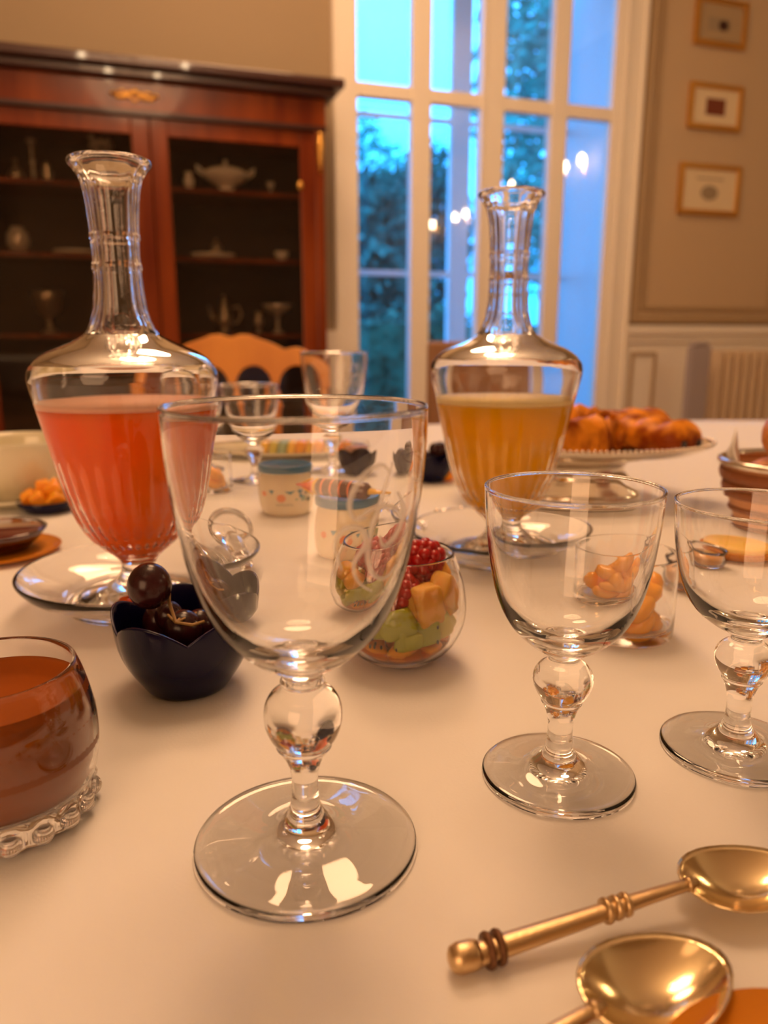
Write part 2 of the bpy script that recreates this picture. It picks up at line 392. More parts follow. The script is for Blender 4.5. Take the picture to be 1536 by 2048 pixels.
for s_, (a, b_) in (('l', (-H0 + .04, mid - .002)), ('r', (mid + .002, H0 - .04))):
    st_a = .075; 
    dr = MB(); dr.box((a, -.005, .12), (a + st_a, .02, 1.845)); dr.box((b_ - st_a, -.005, .12), (b_, .02, 1.845)); dr.box((a + st_a, -.005, 1.775), (b_ - st_a, .02, 1.845)); dr.box((a + st_a, -.005, .12), (b_ - st_a, .02, .35))
    d_ = bevel(dr.build('door', MAHOG, cab, smooth=False), .004)
    MB().box((a + st_a, .006, .35), (b_ - st_a, .010, 1.775)).build('pane', CGLASS, d_, smooth=False)
    if s_ == 'r':
        MB().lathe([(0, -.004), (.012, -.004), (.014, 0), (.008, .003), (0, .004)], 12, sx=1, sy=1.6).xf(Matrix.Translation((b_ - st_a + .0, -.008, WY(577, 370, FY).z)) @ Matrix.Rotation(pi / 2, 4, 'X')).build('key_plate', GILT, d_)
    else:
        pass
# corner stiles and gilt mounts
for s_ in (-1, 1):
    bevel(MB().box((s_ * H0 - .045 if s_ > 0 else -H0, -.02, .06), (H0 if s_ > 0 else -H0 + .045, .02, 1.85)).build('corner_post', MAHOG, cab, smooth=False), .004)
    mt = MB(); xq = s_ * (H0 - .022)
    mt.lathe([(0, 0), (.008, .01), (.012, .05), (.018, .09), (.022, .13), (.014, .16), (0, .175)], 12, c=(xq, -.026, 1.66)); mt.sphere((xq, -.03, 1.825), .016)
    mt.build('gilt_mount', GILT, cab)
fm = MB(); cxm = X_at(268, 180, FY) - c0
for k in range(-4, 5):
    fm.sphere((cxm + k * .022, -.024, 1.925 + .012 * cos(k * 1.2)), .014 - .001 * abs(k), 8, 6, (1.3, .5, 1))
fm.tube([(cxm - .1, -.024, 1.92), (cxm - .05, -.024, 1.94), (cxm, -.024, 1.90), (cxm + .05, -.024, 1.94), (cxm + .1, -.024, 1.92)], .006, 6)
fm.build('gilt_frieze_mount', GILT, cab)

# pieces on the shelves
def ware(name, label, cat, prof, m, px, shelf, seg=24, lid=None, extra=None, y=3.93, sx=1, sy=1):
    x = X_at(px, 500, y); t = thing(name, label, cat, (x, y, sh_z[shelf] + .0005), 0)
    MB().lathe(mm(prof), seg, sx=sx, sy=sy).build('body', m, t)
    if lid: MB().lathe(mm(lid), seg, sx=sx, sy=sy).build('lid', m, t)
    if extra:
        for nm, mb in extra: mb.build(nm, m, t)
    return t
hnd = lambda s: MB().tube([(s * .085, 0, .07), (s * .115, 0, .10), (s * .135, 0, .115), (s * .13, 0, .09), (s * .09, 0, .06)], .006, 8)
ware('soup_tureen', 'white china soup tureen with domed lid on the top shelf behind the right door', 'tureen', [(0,0),(45,0),(48,6),(34,16),(40,26),(85,48),(112,74),(114,80),(105,80),(0,70)], CHINA, 458, 0,
     lid=[(0,81),(108,81),(106,88),(80,104),(40,116),(14,120),(8,128),(12,140),(0,150)], extra=[('handle', hnd(-1)), ('handle', hnd(1))], sy=.8)
ware('sauce_boat', 'small pale sauce boat left of the white tureen in the cabinet', 'sauce boat', [(0,0),(18,0),(12,10),(22,20),(26,50),(14,60),(20,80),(0,78)], CHINA, 385, 0)
ware('crystal_glass', 'little clear glass right of the white tureen in the cabinet', 'glass', [(0,0),(18,0),(4,6),(4,25),(18,40),(20,60),(17,60),(0,30)], CRYS, 545, 0)
ware('plate_stack', 'stack of white plates on the second shelf behind the right door', 'plates', [(0,0),(70,0),(105,10),(107,14),(104,17),(107,20),(104,23),(0,18)], CHINA, 425, 1, sy=.8)
t_ = ware('lidded_jar', 'small silver lidded jar standing on the white plates in the cabinet', 'jar', [(0,0),(24,0),(30,22),(24,40),(0,42)], OLDS, 433, 1, lid=[(0,42),(20,43),(14,54),(6,58),(8,66),(0,72)]); t_.location.z += .0235
ware('white_cup', 'round white cup at the right end of the second cabinet shelf', 'cup', [(0,0),(18,0),(20,6),(34,24),(36,44),(33,44),(28,22),(0,14)], CHINA, 563, 1)
ware('coffee_pot', 'tall silver coffee pot on the third shelf behind the right door', 'coffee pot', [(0,0),(30,0),(26,10),(16,18),(34,40),(40,70),(30,100),(20,120),(24,135),(0,138)], OLDS, 443, 2, lid=[(0,139),(22,140),(16,155),(5,165),(8,178),(0,184)],
     extra=[('handle', MB().tube([(.03,0,.12),(.07,0,.13),(.085,0,.09),(.06,0,.05),(.035,0,.05)], .005, 8)), ('spout', MB().tube([(-.032,0,.05),(-.06,0,.08),(-.075,0,.13)], [.011,.008,.005], 8))])
ware('silver_creamer', 'small silver creamer between coffee pot and tall comport', 'jug', [(0,0),(20,0),(10,10),(10,26),(24,44),(22,70),(14,86),(20,104),(17,104),(0,60)], OLDS, 512, 2)
ware('glass_comport', 'wide glass comport on a stem at the right of the third shelf', 'comport', [(0,0),(34,0),(30,5),(10,20),(7,60),(12,90),(60,112),(78,140),(75,141),(55,116),(0,100)], CRYS, 551, 2)
ware('silver_cup', 'large silver trophy cup on the third shelf behind the left door', 'cup', [(0,0),(38,0),(34,8),(14,24),(8,60),(14,72),(50,100),(58,150),(72,185),(68,185),(50,150),(0,90)], OLDS, 85, 2)
ware('plate_pile', 'pile of pale plates on the second shelf behind the left decanter', 'plates', [(0,0),(60,0),(95,9),(97,14),(94,18),(0,14)], CHINA, 150, 1, sy=.8)
ware('ginger_jar', 'pale round jar at the left edge of the second cabinet shelf', 'jar', [(0,0),(30,0),(50,40),(46,80),(26,100),(28,110),(0,112)], CRYS, 38, 1)
ware('silver_bell', 'small silver bell left of the candlestick on the top shelf', 'bell', [(0,0),(38,0),(30,30),(14,60),(6,70),(10,85),(0,92)], OLDS, 48, 0)
ware('candlestick', 'tall thin candlestick on the top shelf behind the left door', 'candlestick', [(0,0),(40,0),(36,8),(10,20),(6,80),(12,95),(6,110),(7,165),(20,178),(22,186),(0,187)], CRYS, 82, 0, y=4.0)
ware('silver_pepper_pot', 'short silver pepper pot right of the candlestick on the top shelf', 'pepper pot', [(0,0),(26,0),(20,10),(26,40),(14,60),(18,72),(0,88)], OLDS, 108, 0)
t_ = thing('glass_flower_spray', 'spray of glass flowers above the left decanter rim, in the cabinet', 'ornament', (X_at(215, 480, 3.95), 3.95, sh_z[0] + .0005))
MB().lathe(mm([(0,0),(36,0),(30,8),(12,24),(22,80),(34,130),(30,130),(0,60)]), 20).build('vase', OLDS, t_)
mb = MB()
for k in range(16):
    a = k * 2.4; r = .02 + .055 * (k % 4) / 3; mb.sphere((cos(a) * r, sin(a) * r, .165 + .03 * random.random()), .014, 8, 6); mb.tube([(0, 0, .1), (cos(a) * r, sin(a) * r, .17)], .002, 5)
mb.build('flower_heads', CRYS, t_)

# ============================================================ PICTURES, RADIATOR
def picture(label, c, m_img, prn):
    (pa, pb) = c; a = WY(*pa, D - .02); b_ = WY(*pb, D - .02); w_ = (b_.x - a.x) / 2; h_ = (a.z - b_.z) / 2
    t = thing('framed_print', label, 'picture', ((a.x + b_.x) / 2, D - .0155, (a.z + b_.z) / 2), 0, 'framed prints on the taupe panel')
    f = MB(); k = .03
    f.box((-w_, -.025, -h_), (-w_ + k, 0, h_)); f.box((w_ - k, -.025, -h_), (w_, 0, h_)); f.box((-w_ + k, -.025, -h_), (w_ - k, 0, -h_ + k)); f.box((-w_ + k, -.025, h_ - k), (w_ - k, 0, h_))
    bevel(f.build('frame', GILT, t, smooth=False), .005)
    MB().box((-w_ + k, -.012, -h_ + k), (w_ - k, -.002, h_ - k)).build('mat_board', m_img, t, smooth=False)
    prn(t, w_, h_)
def pr1(t, w_, h_):
    MB().box((-w_ * .5, -.0135, -h_ * .35), (w_ * .35, -.0125, h_ * .2)).build('printed_scene', PRINT, t, smooth=False)
    MB().sphere((w_ * .1, -.013, -h_ * .1), .03, 10, 6, (1.4, .05, 1)).build('printed_figure', MDARK, t)
def pr2(t, w_, h_): MB().box((-w_ * .36, -.0135, -h_ * .36), (w_ * .36, -.0125, h_ * .36)).build('printed_scene', PRINT2, t, smooth=False)
def pr3(t, w_, h_):
    MB().sphere((0, -.013, -h_ * .12), .055, 14, 8, (1.2, .03, .8)).build('printed_medallion', PRINT, t)
    MB().box((-w_ * .45, -.0135, h_ * .4), (w_ * .45, -.0125, h_ * .46)).build('printed_heading', PRINT, t, smooth=False)
MATB = mat('aged_mat_board', (.45, .34, .20), .8)
picture('topmost of three small gilt framed prints on the taupe panel, greyish scene', ((1393, -10), (1487, 102)), MATB, pr1)
picture('middle gilt framed print with a dark red square on a pale mat', ((1380, 162), (1477, 266)), PAPER, pr2)
picture('lowest gilt framed print with a small faint medallion on cream paper', ((1360, 324), (1472, 434)), PAPER, pr3)

rad = thing('column_radiator', 'cream painted column radiator below the chair rail on the right', 'radiator', (3.62, D - .16, 0))
xx = 0
n = 0
while 3.62 + xx < 4.5:
    bevel(MB().box((xx, -.04, .14), (xx + .038, .08, .83)).build('column', RADM, rad, smooth=False), .010); xx += .07; n += 1
MB().box((0, -.015, .18), (xx - .01, .02, .22)).build('pipe', RADM, rad, smooth=False)
for fx in (.05, xx - .1): MB().box((fx, -.02, 0), (fx + .03, .05, .15)).build('foot', RADM, rad, smooth=False)
gp = thing('slatted_screen', 'narrow lilac grey upright panel standing at the left end of the radiator', 'screen', (3.42, D - .25, 0))
bevel(MB().box((-.085, -.02, 0), (.075, .02, .86)).build('panel', GREYP, gp, smooth=False), .012)
bevel(MB().box((-.06, -.022, .86), (.045, .022, .885)).build('top_cap', GREYP, gp, smooth=False), .008)
MB().box((-.09, -.08, 0), (.08, .08, .03)).build('foot', GREYP, gp, smooth=False)

# ============================================================ CHAIRS
def chair(label, x, y, topz, rz=0, wood=BLOND, wscale=1.0):
    t = thing('dining_chair', label, 'chair', (x, y, 0), rz, 'wooden dining chairs'); K = 1.205 / 1000 * wscale
    # crest rail with scalloped top and arcaded lower edge
    topc = [(-186, 735), (-175, 722), (-160, 710), (-140, 697), (-126, 693), (-112, 695), (-103, 698), (-80, 686), (-50, 676), (-36, 670), (-20, 669), (0, 675)]
    topc = topc + [(-a, b) for a, b in reversed(topc[:-1])]
    def ztop(u):
        for (a, za), (b_, zb) in zip(topc, topc[1:]):
            if a <= u <= b_: return za + (zb - za) * (u - a) / (b_ - a)
        return 735
    def zbot(u):
        q = 1e9
        for c_ in (-124.5, -41.5, 41.5, 124.5):
            d_ = abs(u - c_)
            if d_ < 36: return 728 + 44 * (1 - sqrt(max(0, 1 - (d_ / 36) ** 2)))
        return 775 if abs(u) < 160 else 800
    N = 96; vs = []; fs = []
    for i in range(N + 1):
        u = -186 + 372 * i / N; yb = .018 * (u / 186) ** 2
        for yo in (-.011 - yb, .011 - yb):
            vs += [(u * K, yo, topz - (ztop(u) - 669) * K), (u * K, yo, topz - (zbot(u) - 669) * K)]
    for i in range(N):
        a = i * 4; b_ = a + 4
        fs += [(a, a + 1, b_ + 1, b_), (a + 2, b_ + 2, b_ + 3, a + 3), (a, b_, b_ + 2, a + 2), (a + 1, a + 3, b_ + 3, b_ + 1)]
    fs += [(0, 2, 3, 1), (N * 4, N * 4 + 1, N * 4 + 3, N * 4 + 2)]
    bevel(mesh('crest_rail', vs, fs, wood, t, smooth=False), .003)
    for c_ in (-83, 0, 83):
        zt = topz - 106 * K
        MB().lathe([(0, 0), (.010, 0), (.008, .02), (.012, .06), (.007, .09), (.011, zt - .48 - .05), (.016, zt - .48 - .03), (.010, zt - .48), (0, zt - .48)], 12, c=(c_ * K, 0, .48)).build('spindle', wood, t)
    for s_ in (-1, 1):
        MB().tube([(s_ * .19, 0, 0), (s_ * .195, 0, .45), (s_ * 172 * K, -.006, topz - 110 * K)], [.016, .018, .015], 10).build('leg', wood, t)
        MB().tube([(s_ * .20, -.40, 0), (s_ * .20, -.40, .44)], [.013, .018], 10).build('leg', wood, t)
    bevel(MB().box((-.22, -.43, .44), (.22, .01, .475)).build('seat', wood, t, smooth=False), .008)
    bevel(MB().box((-.19, -.012, .485), (.19, .012, .515)).build('lower_rail', wood, t, smooth=False), .004)
    return t
cc = CAM + ray(462, 700) * 1.96
chair('honey coloured chair with scalloped crest and arched openings across the table', cc.x, cc.y, .93, radians(-11), BLOND, 1.10)
BROWN = mat('brown_leather', (.34, .18, .09), .5)
def chair_plain(label, x, y, topz):
    t = thing('side_chair', label, 'chair', (x, y, 0), radians(-10))
    bevel(MB().box((-.2, -.02, .58), (.2, .02, topz)).build('backrest', BROWN, t, smooth=False), .012)
    bevel(MB().box((-.21, -.42, .42), (.21, .02, .48)).build('seat', BROWN, t, smooth=False), .012)
    for s_ in (-1, 1):
        MB().tube([(s_ * .18, 0, 0), (s_ * .18, 0, .60)], .016, 8).build('leg', BROWN, t)
        MB().tube([(s_ * .18, -.38, 0), (s_ * .18, -.38, .43)], .016, 8).build('leg', BROWN, t)
cb = CAM + ray(965, 690) * 2.75
chair_plain('brown square backed chair behind the orange juice decanter, by the window', cb.x, cb.y, .905)

# ============================================================ TABLE AND CLOTH
TC = (0.2, .62); TA, TB_ = 1.8, .87
tb = thing('dining_table', 'long oval dining table under the white cloth', 'table', (TC[0], TC[1], 0))
MB().lathe([(0, .70), (.97, .70), (.98, .735), (0, .735)], 64, sx=TA, sy=TB_).build('tabletop', MDARK, tb, smooth=False)
for sx_ in (-1, 1):
    for sy_ in (-1, 1): MB().tube([(sx_ * 1.2, sy_ * .45, 0), (sx_ * 1.2, sy_ * .45, .70)], [.03, .045], 10).build('leg', MDARK, tb)
vs, fs = [(0, 0, 0)], []; seg = 128; rr = [.1 * k for k in range(1, 11)] + [1.003, 1.005, 1.01, 1.02]
for j, r in enumerate(rr):
    for k in range(seg):
        a = 2 * pi * k / seg; z = 0; q = r
        if j == 10: z = -.004
        if j == 11: z = -.05
        if j >= 12: z = -.16 - .12 * (j - 12); q = r + .02 * sin(a * 22) * (j - 11)
        vs.append((cos(a) * q * TA, sin(a) * q * TB_, z))
for k in range(seg): fs.append((0, 1 + k, 1 + (k + 1) % seg))
for j in range(len(rr) - 1):
    for k in range(seg):
        a = 1 + j * seg; fs.append((a + k, a + seg + k, a + seg + (k + 1) % seg, a + (k + 1) % seg))
cl = mesh('tablecloth', vs, fs, CLOTH, loc=(TC[0], TC[1], TOP - .0004)); tag(cl, 'smooth white linen tablecloth covering the whole dining table', 'tablecloth')
sol = cl.modifiers.new('thick', 'SOLIDIFY'); sol.thickness = .0025; sol.offset = -1

# ============================================================ WINE GLASSES
BIG = [(0,1.2),(20,.6),(38.5,0),(39.8,.9),(39.6,2.2),(37,3.0),(28,3.6),(18,4.8),(12,7),(8,10.5),(5.6,15),(4.8,20),(4.9,28),(5.8,32),(7.6,35.6),(9.2,38),(9.8,38.8),(9.6,39.8),(11.6,42.4),(13.2,46.5),(13.7,50.5),(13.2,54.8),(11,58.8),(7.8,61.2),(7.0,62.2),(7.8,63.2),(7.4,64.4),(6.8,66),(9.5,68.2),(17.5,73.6),(28,85),(35,102),(39.4,123),(41.6,142),(42.15,156.5),(42.2,157.5),(41.85,158.2),(41.35,158.2),(41.0,157.5),(41.1,156.5),(40.6,142),(38.2,123),(33.3,103),(26.3,88),(17,79),(9.5,75.8),(0,74.6)]
MED = [(0,1.0),(16,.5),(30.2,0),(31.4,.8),(31.2,1.9),(29,2.7),(20,3.4),(13,5),(9,8),(6.2,12),(5.2,17),(5.3,25),(7,31),(8.4,33.4),(8.4,34.6),(10.6,38),(12,42),(11.8,46),(9.6,49.4),(6.8,51.2),(6.2,52.6),(6.5,53.6),(9,55.4),(15,59.4),(22.5,67),(27.8,78),(31,92),(33,108),(33.9,121.6),(33.95,122.5),(33.6,123.1),(33.15,123.1),(32.85,122.5),(32.95,121.6),(32.1,108),(29.7,92),(26.2,79),(20.5,70),(13,64),(6,61.6),(0,61)]
def goblet(name, label, prof, p, group):
    t = thing(name, label, 'glass', (p.x, p.y, TOP + .0002), 0, group)
    MB().lathe(mm(smooth_prof(prof, 3)), 96).build('glass_body', GLASS, t); return t
G1 = 'stemmed glasses on the table'
g1 = goblet('wine_glass', 'large clear stemmed glass with engraved monogram, nearest and tallest, in front of fruit cup', BIG, P(613, 1684), G1)
g2 = goblet('wine_glass', 'smaller clear stemmed glass in front of the orange juice decanter', MED, P(1115, 1549), G1)
g3 = goblet('wine_glass', 'clear stemmed glass cut off by the right edge of the photo', [(r, z if z < 56 else 56 + (z - 56) * .83) for r, z in MED], P(1468, 1497), G1)
def radius_at(prof, z):
    pr = [q for q in prof[prof.index(max(prof, key=lambda q: q[0] if q[1] < 10 else 0)):]]
    best = None
    for (r0, z0), (r1, z1) in zip(prof, prof[1:]):
        if z0 <= z <= z1 and r1 > r0 - 2 and z0 > 60: return r0 + (r1 - r0) * (z - z0) / max(z1 - z0, 1e-6)
    return 40
def engrave(g, prof, strokes, m, wid):
    mb = MB(); yaw0 = -pi / 2 - YAW * 1.0
    for st in strokes:
        pts = []
        st2 = [(x, y) for x, y in smooth2(st)]
        for ph, h in st2:
            R = (radius_at(prof, h) + .12) / 1000; a = yaw0 + radians(ph)
            pts.append((cos(a) * R, sin(a) * R, h / 1000))
        n_ = len(pts); mb.tube(pts, [wid * (.35 + .65 * sin(pi * (i + .5) / n_)) for i in range(n_)], 6)
    mb.build('engraved_monogram', m, g)
def smooth2(p, n=5):
    out = []
    for i in range(len(p) - 1):
        p0 = p[max(i - 1, 0)]; p1 = p[i]; p2 = p[i + 1]; p3 = p[min(i + 2, len(p) - 1)]
        for k in range(n):
            t = k / n
            out.append(tuple(0.5 * (2 * p1[j] + (p2[j] - p0[j]) * t + (2 * p0[j] - 5 * p1[j] + 4 * p2[j] - p3[j]) * t * t + (3 * p1[j] - p0[j] - 3 * p2[j] + p3[j]) * t ** 3) for j in (0, 1)))
    out.append(tuple(p[-1])); return out
def pxs(lst, R=252., cx=601., fw=.247):   # (degrees round the bowl, height in mm) from where a stroke is seen
    out = []
    for x, y in lst:
        ang = PIT + atan((y - 1024) / F); h = (0.18 - (fw - .030) * tan(ang)) * 1000
        Rr = R * radius_at(BIG, h) / 40.5
        out.append((math.degrees(math.asin(max(-.97, min(.97, (x - cx) / Rr)))), h))
    return out
engrave(g1, BIG, [pxs(q) for q in (
    [(788, 950), (772, 928), (748, 938), (728, 962), (716, 1000), (724, 1030), (745, 1030)],
    [(792, 925), (778, 975), (764, 1020), (752, 1060), (746, 1110), (754, 1150), (776, 1170), (800, 1150)],
    [(728, 1030), (760, 1012), (792, 1020), (806, 1045)],
    [(700, 1130), (690, 1080), (706, 1048), (736, 1052), (742, 1085), (722, 1120), (728, 1160), (752, 1190)],
    [(800, 990), (812, 1030), (800, 1075), (776, 1098), (768, 1072)])], ENGR, .0010)
engrave(g2, MED, [[(33, 104), (40, 99), (46, 90), (42, 84), (38, 90), (44, 98), (52, 101)], [(30, 97), (34, 88), (41, 80), (48, 80), (50, 88)], [(52, 106), (49, 96), (50, 84)]], ENGR2, .0004)
f1 = dup(g1, 'tall clear stemmed glass standing far back, in front of the honey coloured chair', P(671, 952)); f1.location.z = TOP + .0002
f2 = dup(g2, 'small clear stemmed glass far back, left of the tall far one', P(505, 975)); f2.location.z = TOP + .0002
f3 = dup(g2, 'small clear stemmed glass half hidden behind the pink juice decanter', P(392, 950)); f3.location.z = TOP + .0002

# ============================================================ DECANTERS
DEC = [(0,1.5),(20,1),(39,0),(41,1.2),(40,2.8),(34,4.2),(22,8),(14.5,14),(11.5,20),(12,26),(19,33),(29,42),(37,56),(43.5,76),(49,101),(54,123),(57.8,140),(59,149),(56.5,156),(48,161.5),(35,167),(24,174),(18,184),(15.6,197),(14.4,212),(14.9,215),(14.9,217),(14.2,220),(14.2,231),(15.0,233),(15.0,235),(14.6,237),(15.2,248),(16.4,260),(18.6,268),(22.5,273.5),(24.6,276),(24.8,278),(23,279.6),(19.5,279),(16.5,273.5),(14.6,264),(13.2,254),(12.0,236),(11.6,215),(12.2,197),(15,185),(21,176.6),(33,170),(46,164.6),(54,159),(56.6,154),(57,149),(55.8,140),(52,123),(47,101),(41.6,77),(35,59),(27,46.5),(17,38),(8,32.5),(0,31)]
def dmod(r, z, a):
    k = 0; z_ = z * 1000; outer = True
    if 165 < z_ < 272: k = .045 * min(1, (z_ - 165) / 20) * min(1, (272 - z_) / 8); n = 12
    elif 31 < z_ < 120: k = .022 * max(0, min(1, (z_ - 31) / 10) * min(1, (120 - z_) / 40)); n = 28
    else: return r, z
    return r * (1 + k * (abs(cos(a * n / 2)) - .5)), z
inner = [q for q in DEC[DEC.index((0, 31)) - 8:]]
def decanter(label, p, jm, jn, level, foam_m, foamname):
    t = thing('decanter', label, 'decanter', (p.x, p.y, TOP + .0046), 0, 'glass juice decanters')
    MB().lathe(mm(smooth_prof(DEC, 2)), 120, mod=dmod).build('glass_body', DGLASS, t)
    pr = [(57, 149), (55.8, 140), (52, 123), (47, 101), (41.6, 77), (35, 59), (27, 46.5), (17, 38), (8, 32.5)]
    pr = [(r, z) for r, z in pr]
    def rad_in(z):
        for (r0, z0), (r1, z1) in zip(pr, pr[1:]):
            if z1 <= z <= z0: return r1 + (r0 - r1) * (z - z1) / (z0 - z1)
    low = [q for q in reversed(pr) if q[1] < level - 6]
    prof = [(0, 31.2)] + [(r + .25, z - .2) for r, z in low] + [(rad_in(level - 4) + .25, level - 4), (0, level - 4)]
    MB().lathe(mm(prof), 72).build('juice', jm, t)
    MB().lathe(mm([(0, level - 3.9), (rad_in(level - 4) + .2, level - 3.9), (rad_in(level) + .2, level), (0, level - .5)]), 72).build('juice_foam', foam_m, t)
    return t
dl = P(284, 1202); drr = P(998, 1113)
decanter('fluted glass decanter of pinkish red juice standing in a glass dish, at left', dl, PINKJ, 'juice', 134, PINKF, '')
decanter('fluted glass decanter of orange juice standing in a glass dish, at right', drr, ORANJ, 'juice', 127, ORANF, '')
DISH = [(0,1.6),(36,1.4),(40,0),(44,0),(45.5,1.5),(47,5),(56,9),(66,15),(71.5,21.5),(72.5,24.5),(71.2,25.2),(69.6,23.2),(64,17.6),(54,11.4),(45.5,7.2),(43.2,4.4),(36,4.0),(0,4.0)]
def dish(label, p, s=1.0):
    t = thing('coaster_dish', label, 'dish', (p.x, p.y, TOP + .0002), 0, 'glass dishes under the decanters')
    MB().lathe(mm(smooth_prof(DISH, 3)), 96).build('glass_body', GLASS, t); t.scale = (s, s, 1); return t
dish('round clear glass dish under the pink juice decanter', dl, 1.09)
dish('round clear glass dish under the orange juice decanter', drr, 1.04)
# mushroom stoppers lying on the cloth
def stopper(label, a, b_):
    ax = (b_ - a); L = ax.length; q = Vector((0, 0, 1)).rotation_difference(ax.normalized())
    t = thing('decanter_stopper', label, 'stopper', a, 0, 'glass decanter stoppers lying on the cloth'); t.rotation_mode = 'QUATERNION'; t.rotation_quaternion = q
    k = L / .050
    MB().lathe([(r * k if k < 1 else r, z * k) for r, z in mm([(0,-5),(8,-5.5),(16,-4),(21,-1),(22,1.5),(19,3),(11,4),(7,8),(6,14),(9,20),(9.5,24),(8.5,38),(7.5,48),(6,50),(0,50)])], 40).build('glass_body', GLASS, t)
stopper('mushroom shaped glass stopper lying behind the blue bowl of grapes', P(440, 1088, TOP + .021), P(474, 1178, TOP + .009))
stopper('glass stopper lying behind the fruit salad cup', P(792, 1030, TOP + .020), P(846, 1062, TOP + .009))

# ============================================================ MOUSSE TUMBLER (left edge)
cp = P(12, 1622)
MT = [(0,1),(20,0),(29,0),(31,4),(32,9),(34.6,16),(36.2,27),(35.6,40),(33,52),(30.6,59),(29.8,59.6),(29.2,58.8),(31.4,51),(33.9,40),(34.4,27),(32.9,17),(29,11.5),(0,10)]
def hob(r, z, a):
    z_ = z * 1000
    if z_ < 10 and r > .025: return r * (1 + .05 * abs(cos(a * 9))), z
    return r, z
mt = thing('mousse_tumbler', 'rounded glass tumbler of milk chocolate mousse at the left edge of the photo', 'glass', (cp.x, cp.y, TOP + .0002))
MB().lathe(mm(smooth_prof(MT, 3)), 108, mod=hob).build('glass_body', GLASS, mt)
MB().lathe(mm([(0,10.6),(28.8,11.6),(32.9,17),(34.5,27),(34.1,38),(33.2,43),(31.8,50.5),(29.5,49.5),(26,45.5),(10,44.5),(0,44.5)]), 72).build('chocolate_mousse', CHOC, mt)
hb = MB()
for k in range(18):
    a = k * 2 * pi / 18; hb.sphere((cos(a) * .0315, sin(a) * .0315, .0046), .0040, 12, 8)
hb.build('knobbed_foot', GLASS, mt)

# ============================================================ BLUE PETAL BOWLS
def petal_bowl(label, p, s, rz, group='blue petal bowls'):
    t = thing('petal_bowl', label, 'bowl', (p.x, p.y, TOP + .0002), rz, group)
    def pm(out):
        def f(r, z, a):
            pet = abs(sin(2.5 * a)) ** .9; k = z / .036
            return r * (1 + .05 * (pet - .5) * min(1, k * 1.5)), (z if z < .012 else .012 + (z - .012) * (1 + (pet) * .42 * min(1, ((z - .012) / .024)) ** 2))
        return f
    prof = [(0,1.5),(14,1.2),(20,0),(22.5,1),(26,6),(32,15),(36.2,25),(38.2,36),(37.6,36.8),(36.6,36),(34.4,25),(30,15.5),(24,8),(14,4.2),(0,4)]
    MB().lathe(mm(smooth_prof(prof, 3)), 120, mod=pm(True)).build('bowl_body', BLUE, t)
    rm = MB(); pts = []
    for k in range(241):
        a = 2 * pi * k / 240; r, z = pm(1)(.0376, .0366, a); pts.append((cos(a) * r, sin(a) * r, z))
    rm.tube(pts, .0005, 6); rm.build('glazed_rim', BLUERIM, t)
    t.scale = (s,) * 3; return t
bp = P(377, 1368)
petal_bowl('dark blue petal shaped bowl holding black grapes, left of the tall front glass', bp, .93, -pi / 2 - .05)
b2 = P(727, 958)
petal_bowl('small blue petal bowl far back, behind the sweet on the yogurt jar', b2, .74, .4)
b3 = P(862, 962, TOP)
petal_bowl('dark blue petal bowl far back, just left of the orange juice decanter', b3, .74, 1.0)
# grapes
gb = thing('grape_bunch', 'sprig of dark purple grapes heaped in the blue petal bowl', 'grapes', (bp.x, bp.y, TOP + .006))
base = Vector((bp.x, bp.y, TOP + .006))
gl = [((299, 1172), .0590, .0108), ((322, 1243), .030, .0098), ((366, 1262), .030, .0105), ((318, 1228), .026, .0084), ((399, 1252), .029, .0086), ((350, 1225), .022, .0092), ((388, 1232), .022, .0090), ((352, 1262), .018, .0085), ((388, 1264), .018, .0085), ((372, 1250), .014, .0090), ((338, 1232), .036, .0075)]
gpos = []
for (px, py), h, r in gl:
    c_ = P(px, py, TOP + h) - base; gpos.append(c_)
    MB().sphere((0, 0, 0), r, 20, 14, (1, 1, 1.08)).build('grape', GRAPE, gb, loc=c_)
sm = MB(); cc_ = P(352, 1245, TOP + .040) - base
sm.tube([gpos[0] + Vector((.009, -.002, -.002)), P(338, 1205, TOP + .048) - base, cc_, P(385, 1250, TOP + .040) - base, P(408, 1243, TOP + .040) - base], .0009, 6)
for q in (1, 2, 4): sm.tube([cc_, (cc_ + gpos[q]) / 2 + Vector((0, 0, .004)), gpos[q] + Vector((0, 0, .008))], .0007, 6)
sm.build('stalk', STALK, gb)

# ============================================================ FRUIT SALAD CUP
fp = P(800, 1316)
FC = [(0,.8),(8,.3),(14,0),(17,1),(24,4.5),(31,12),(35.6,22),(36.8,32),(35.6,43),(32.6,54),(29.4,62.6),(29.0,63.2),(28.5,62.6),(31.8,54),(34.8,43),(35.9,32),(34.7,22.4),(30.2,12.8),(23.5,5.8),(16,2.4),(0,1.9)]
fc = thing('fruit_cup', 'round clear glass cup filled with fruit salad, centre of the table', 'glass', (fp.x, fp.y, TOP + .0002))
MB().lathe(mm(smooth_prof(FC, 3)), 96).build('glass_body', GLASS, fc)
MB().lathe(mm([(0,2.8),(14,3.2),(22,6.2),(27,11),(28.5,13.4),(0,13.4)]), 48).build('syrup', SYRUP, fc)
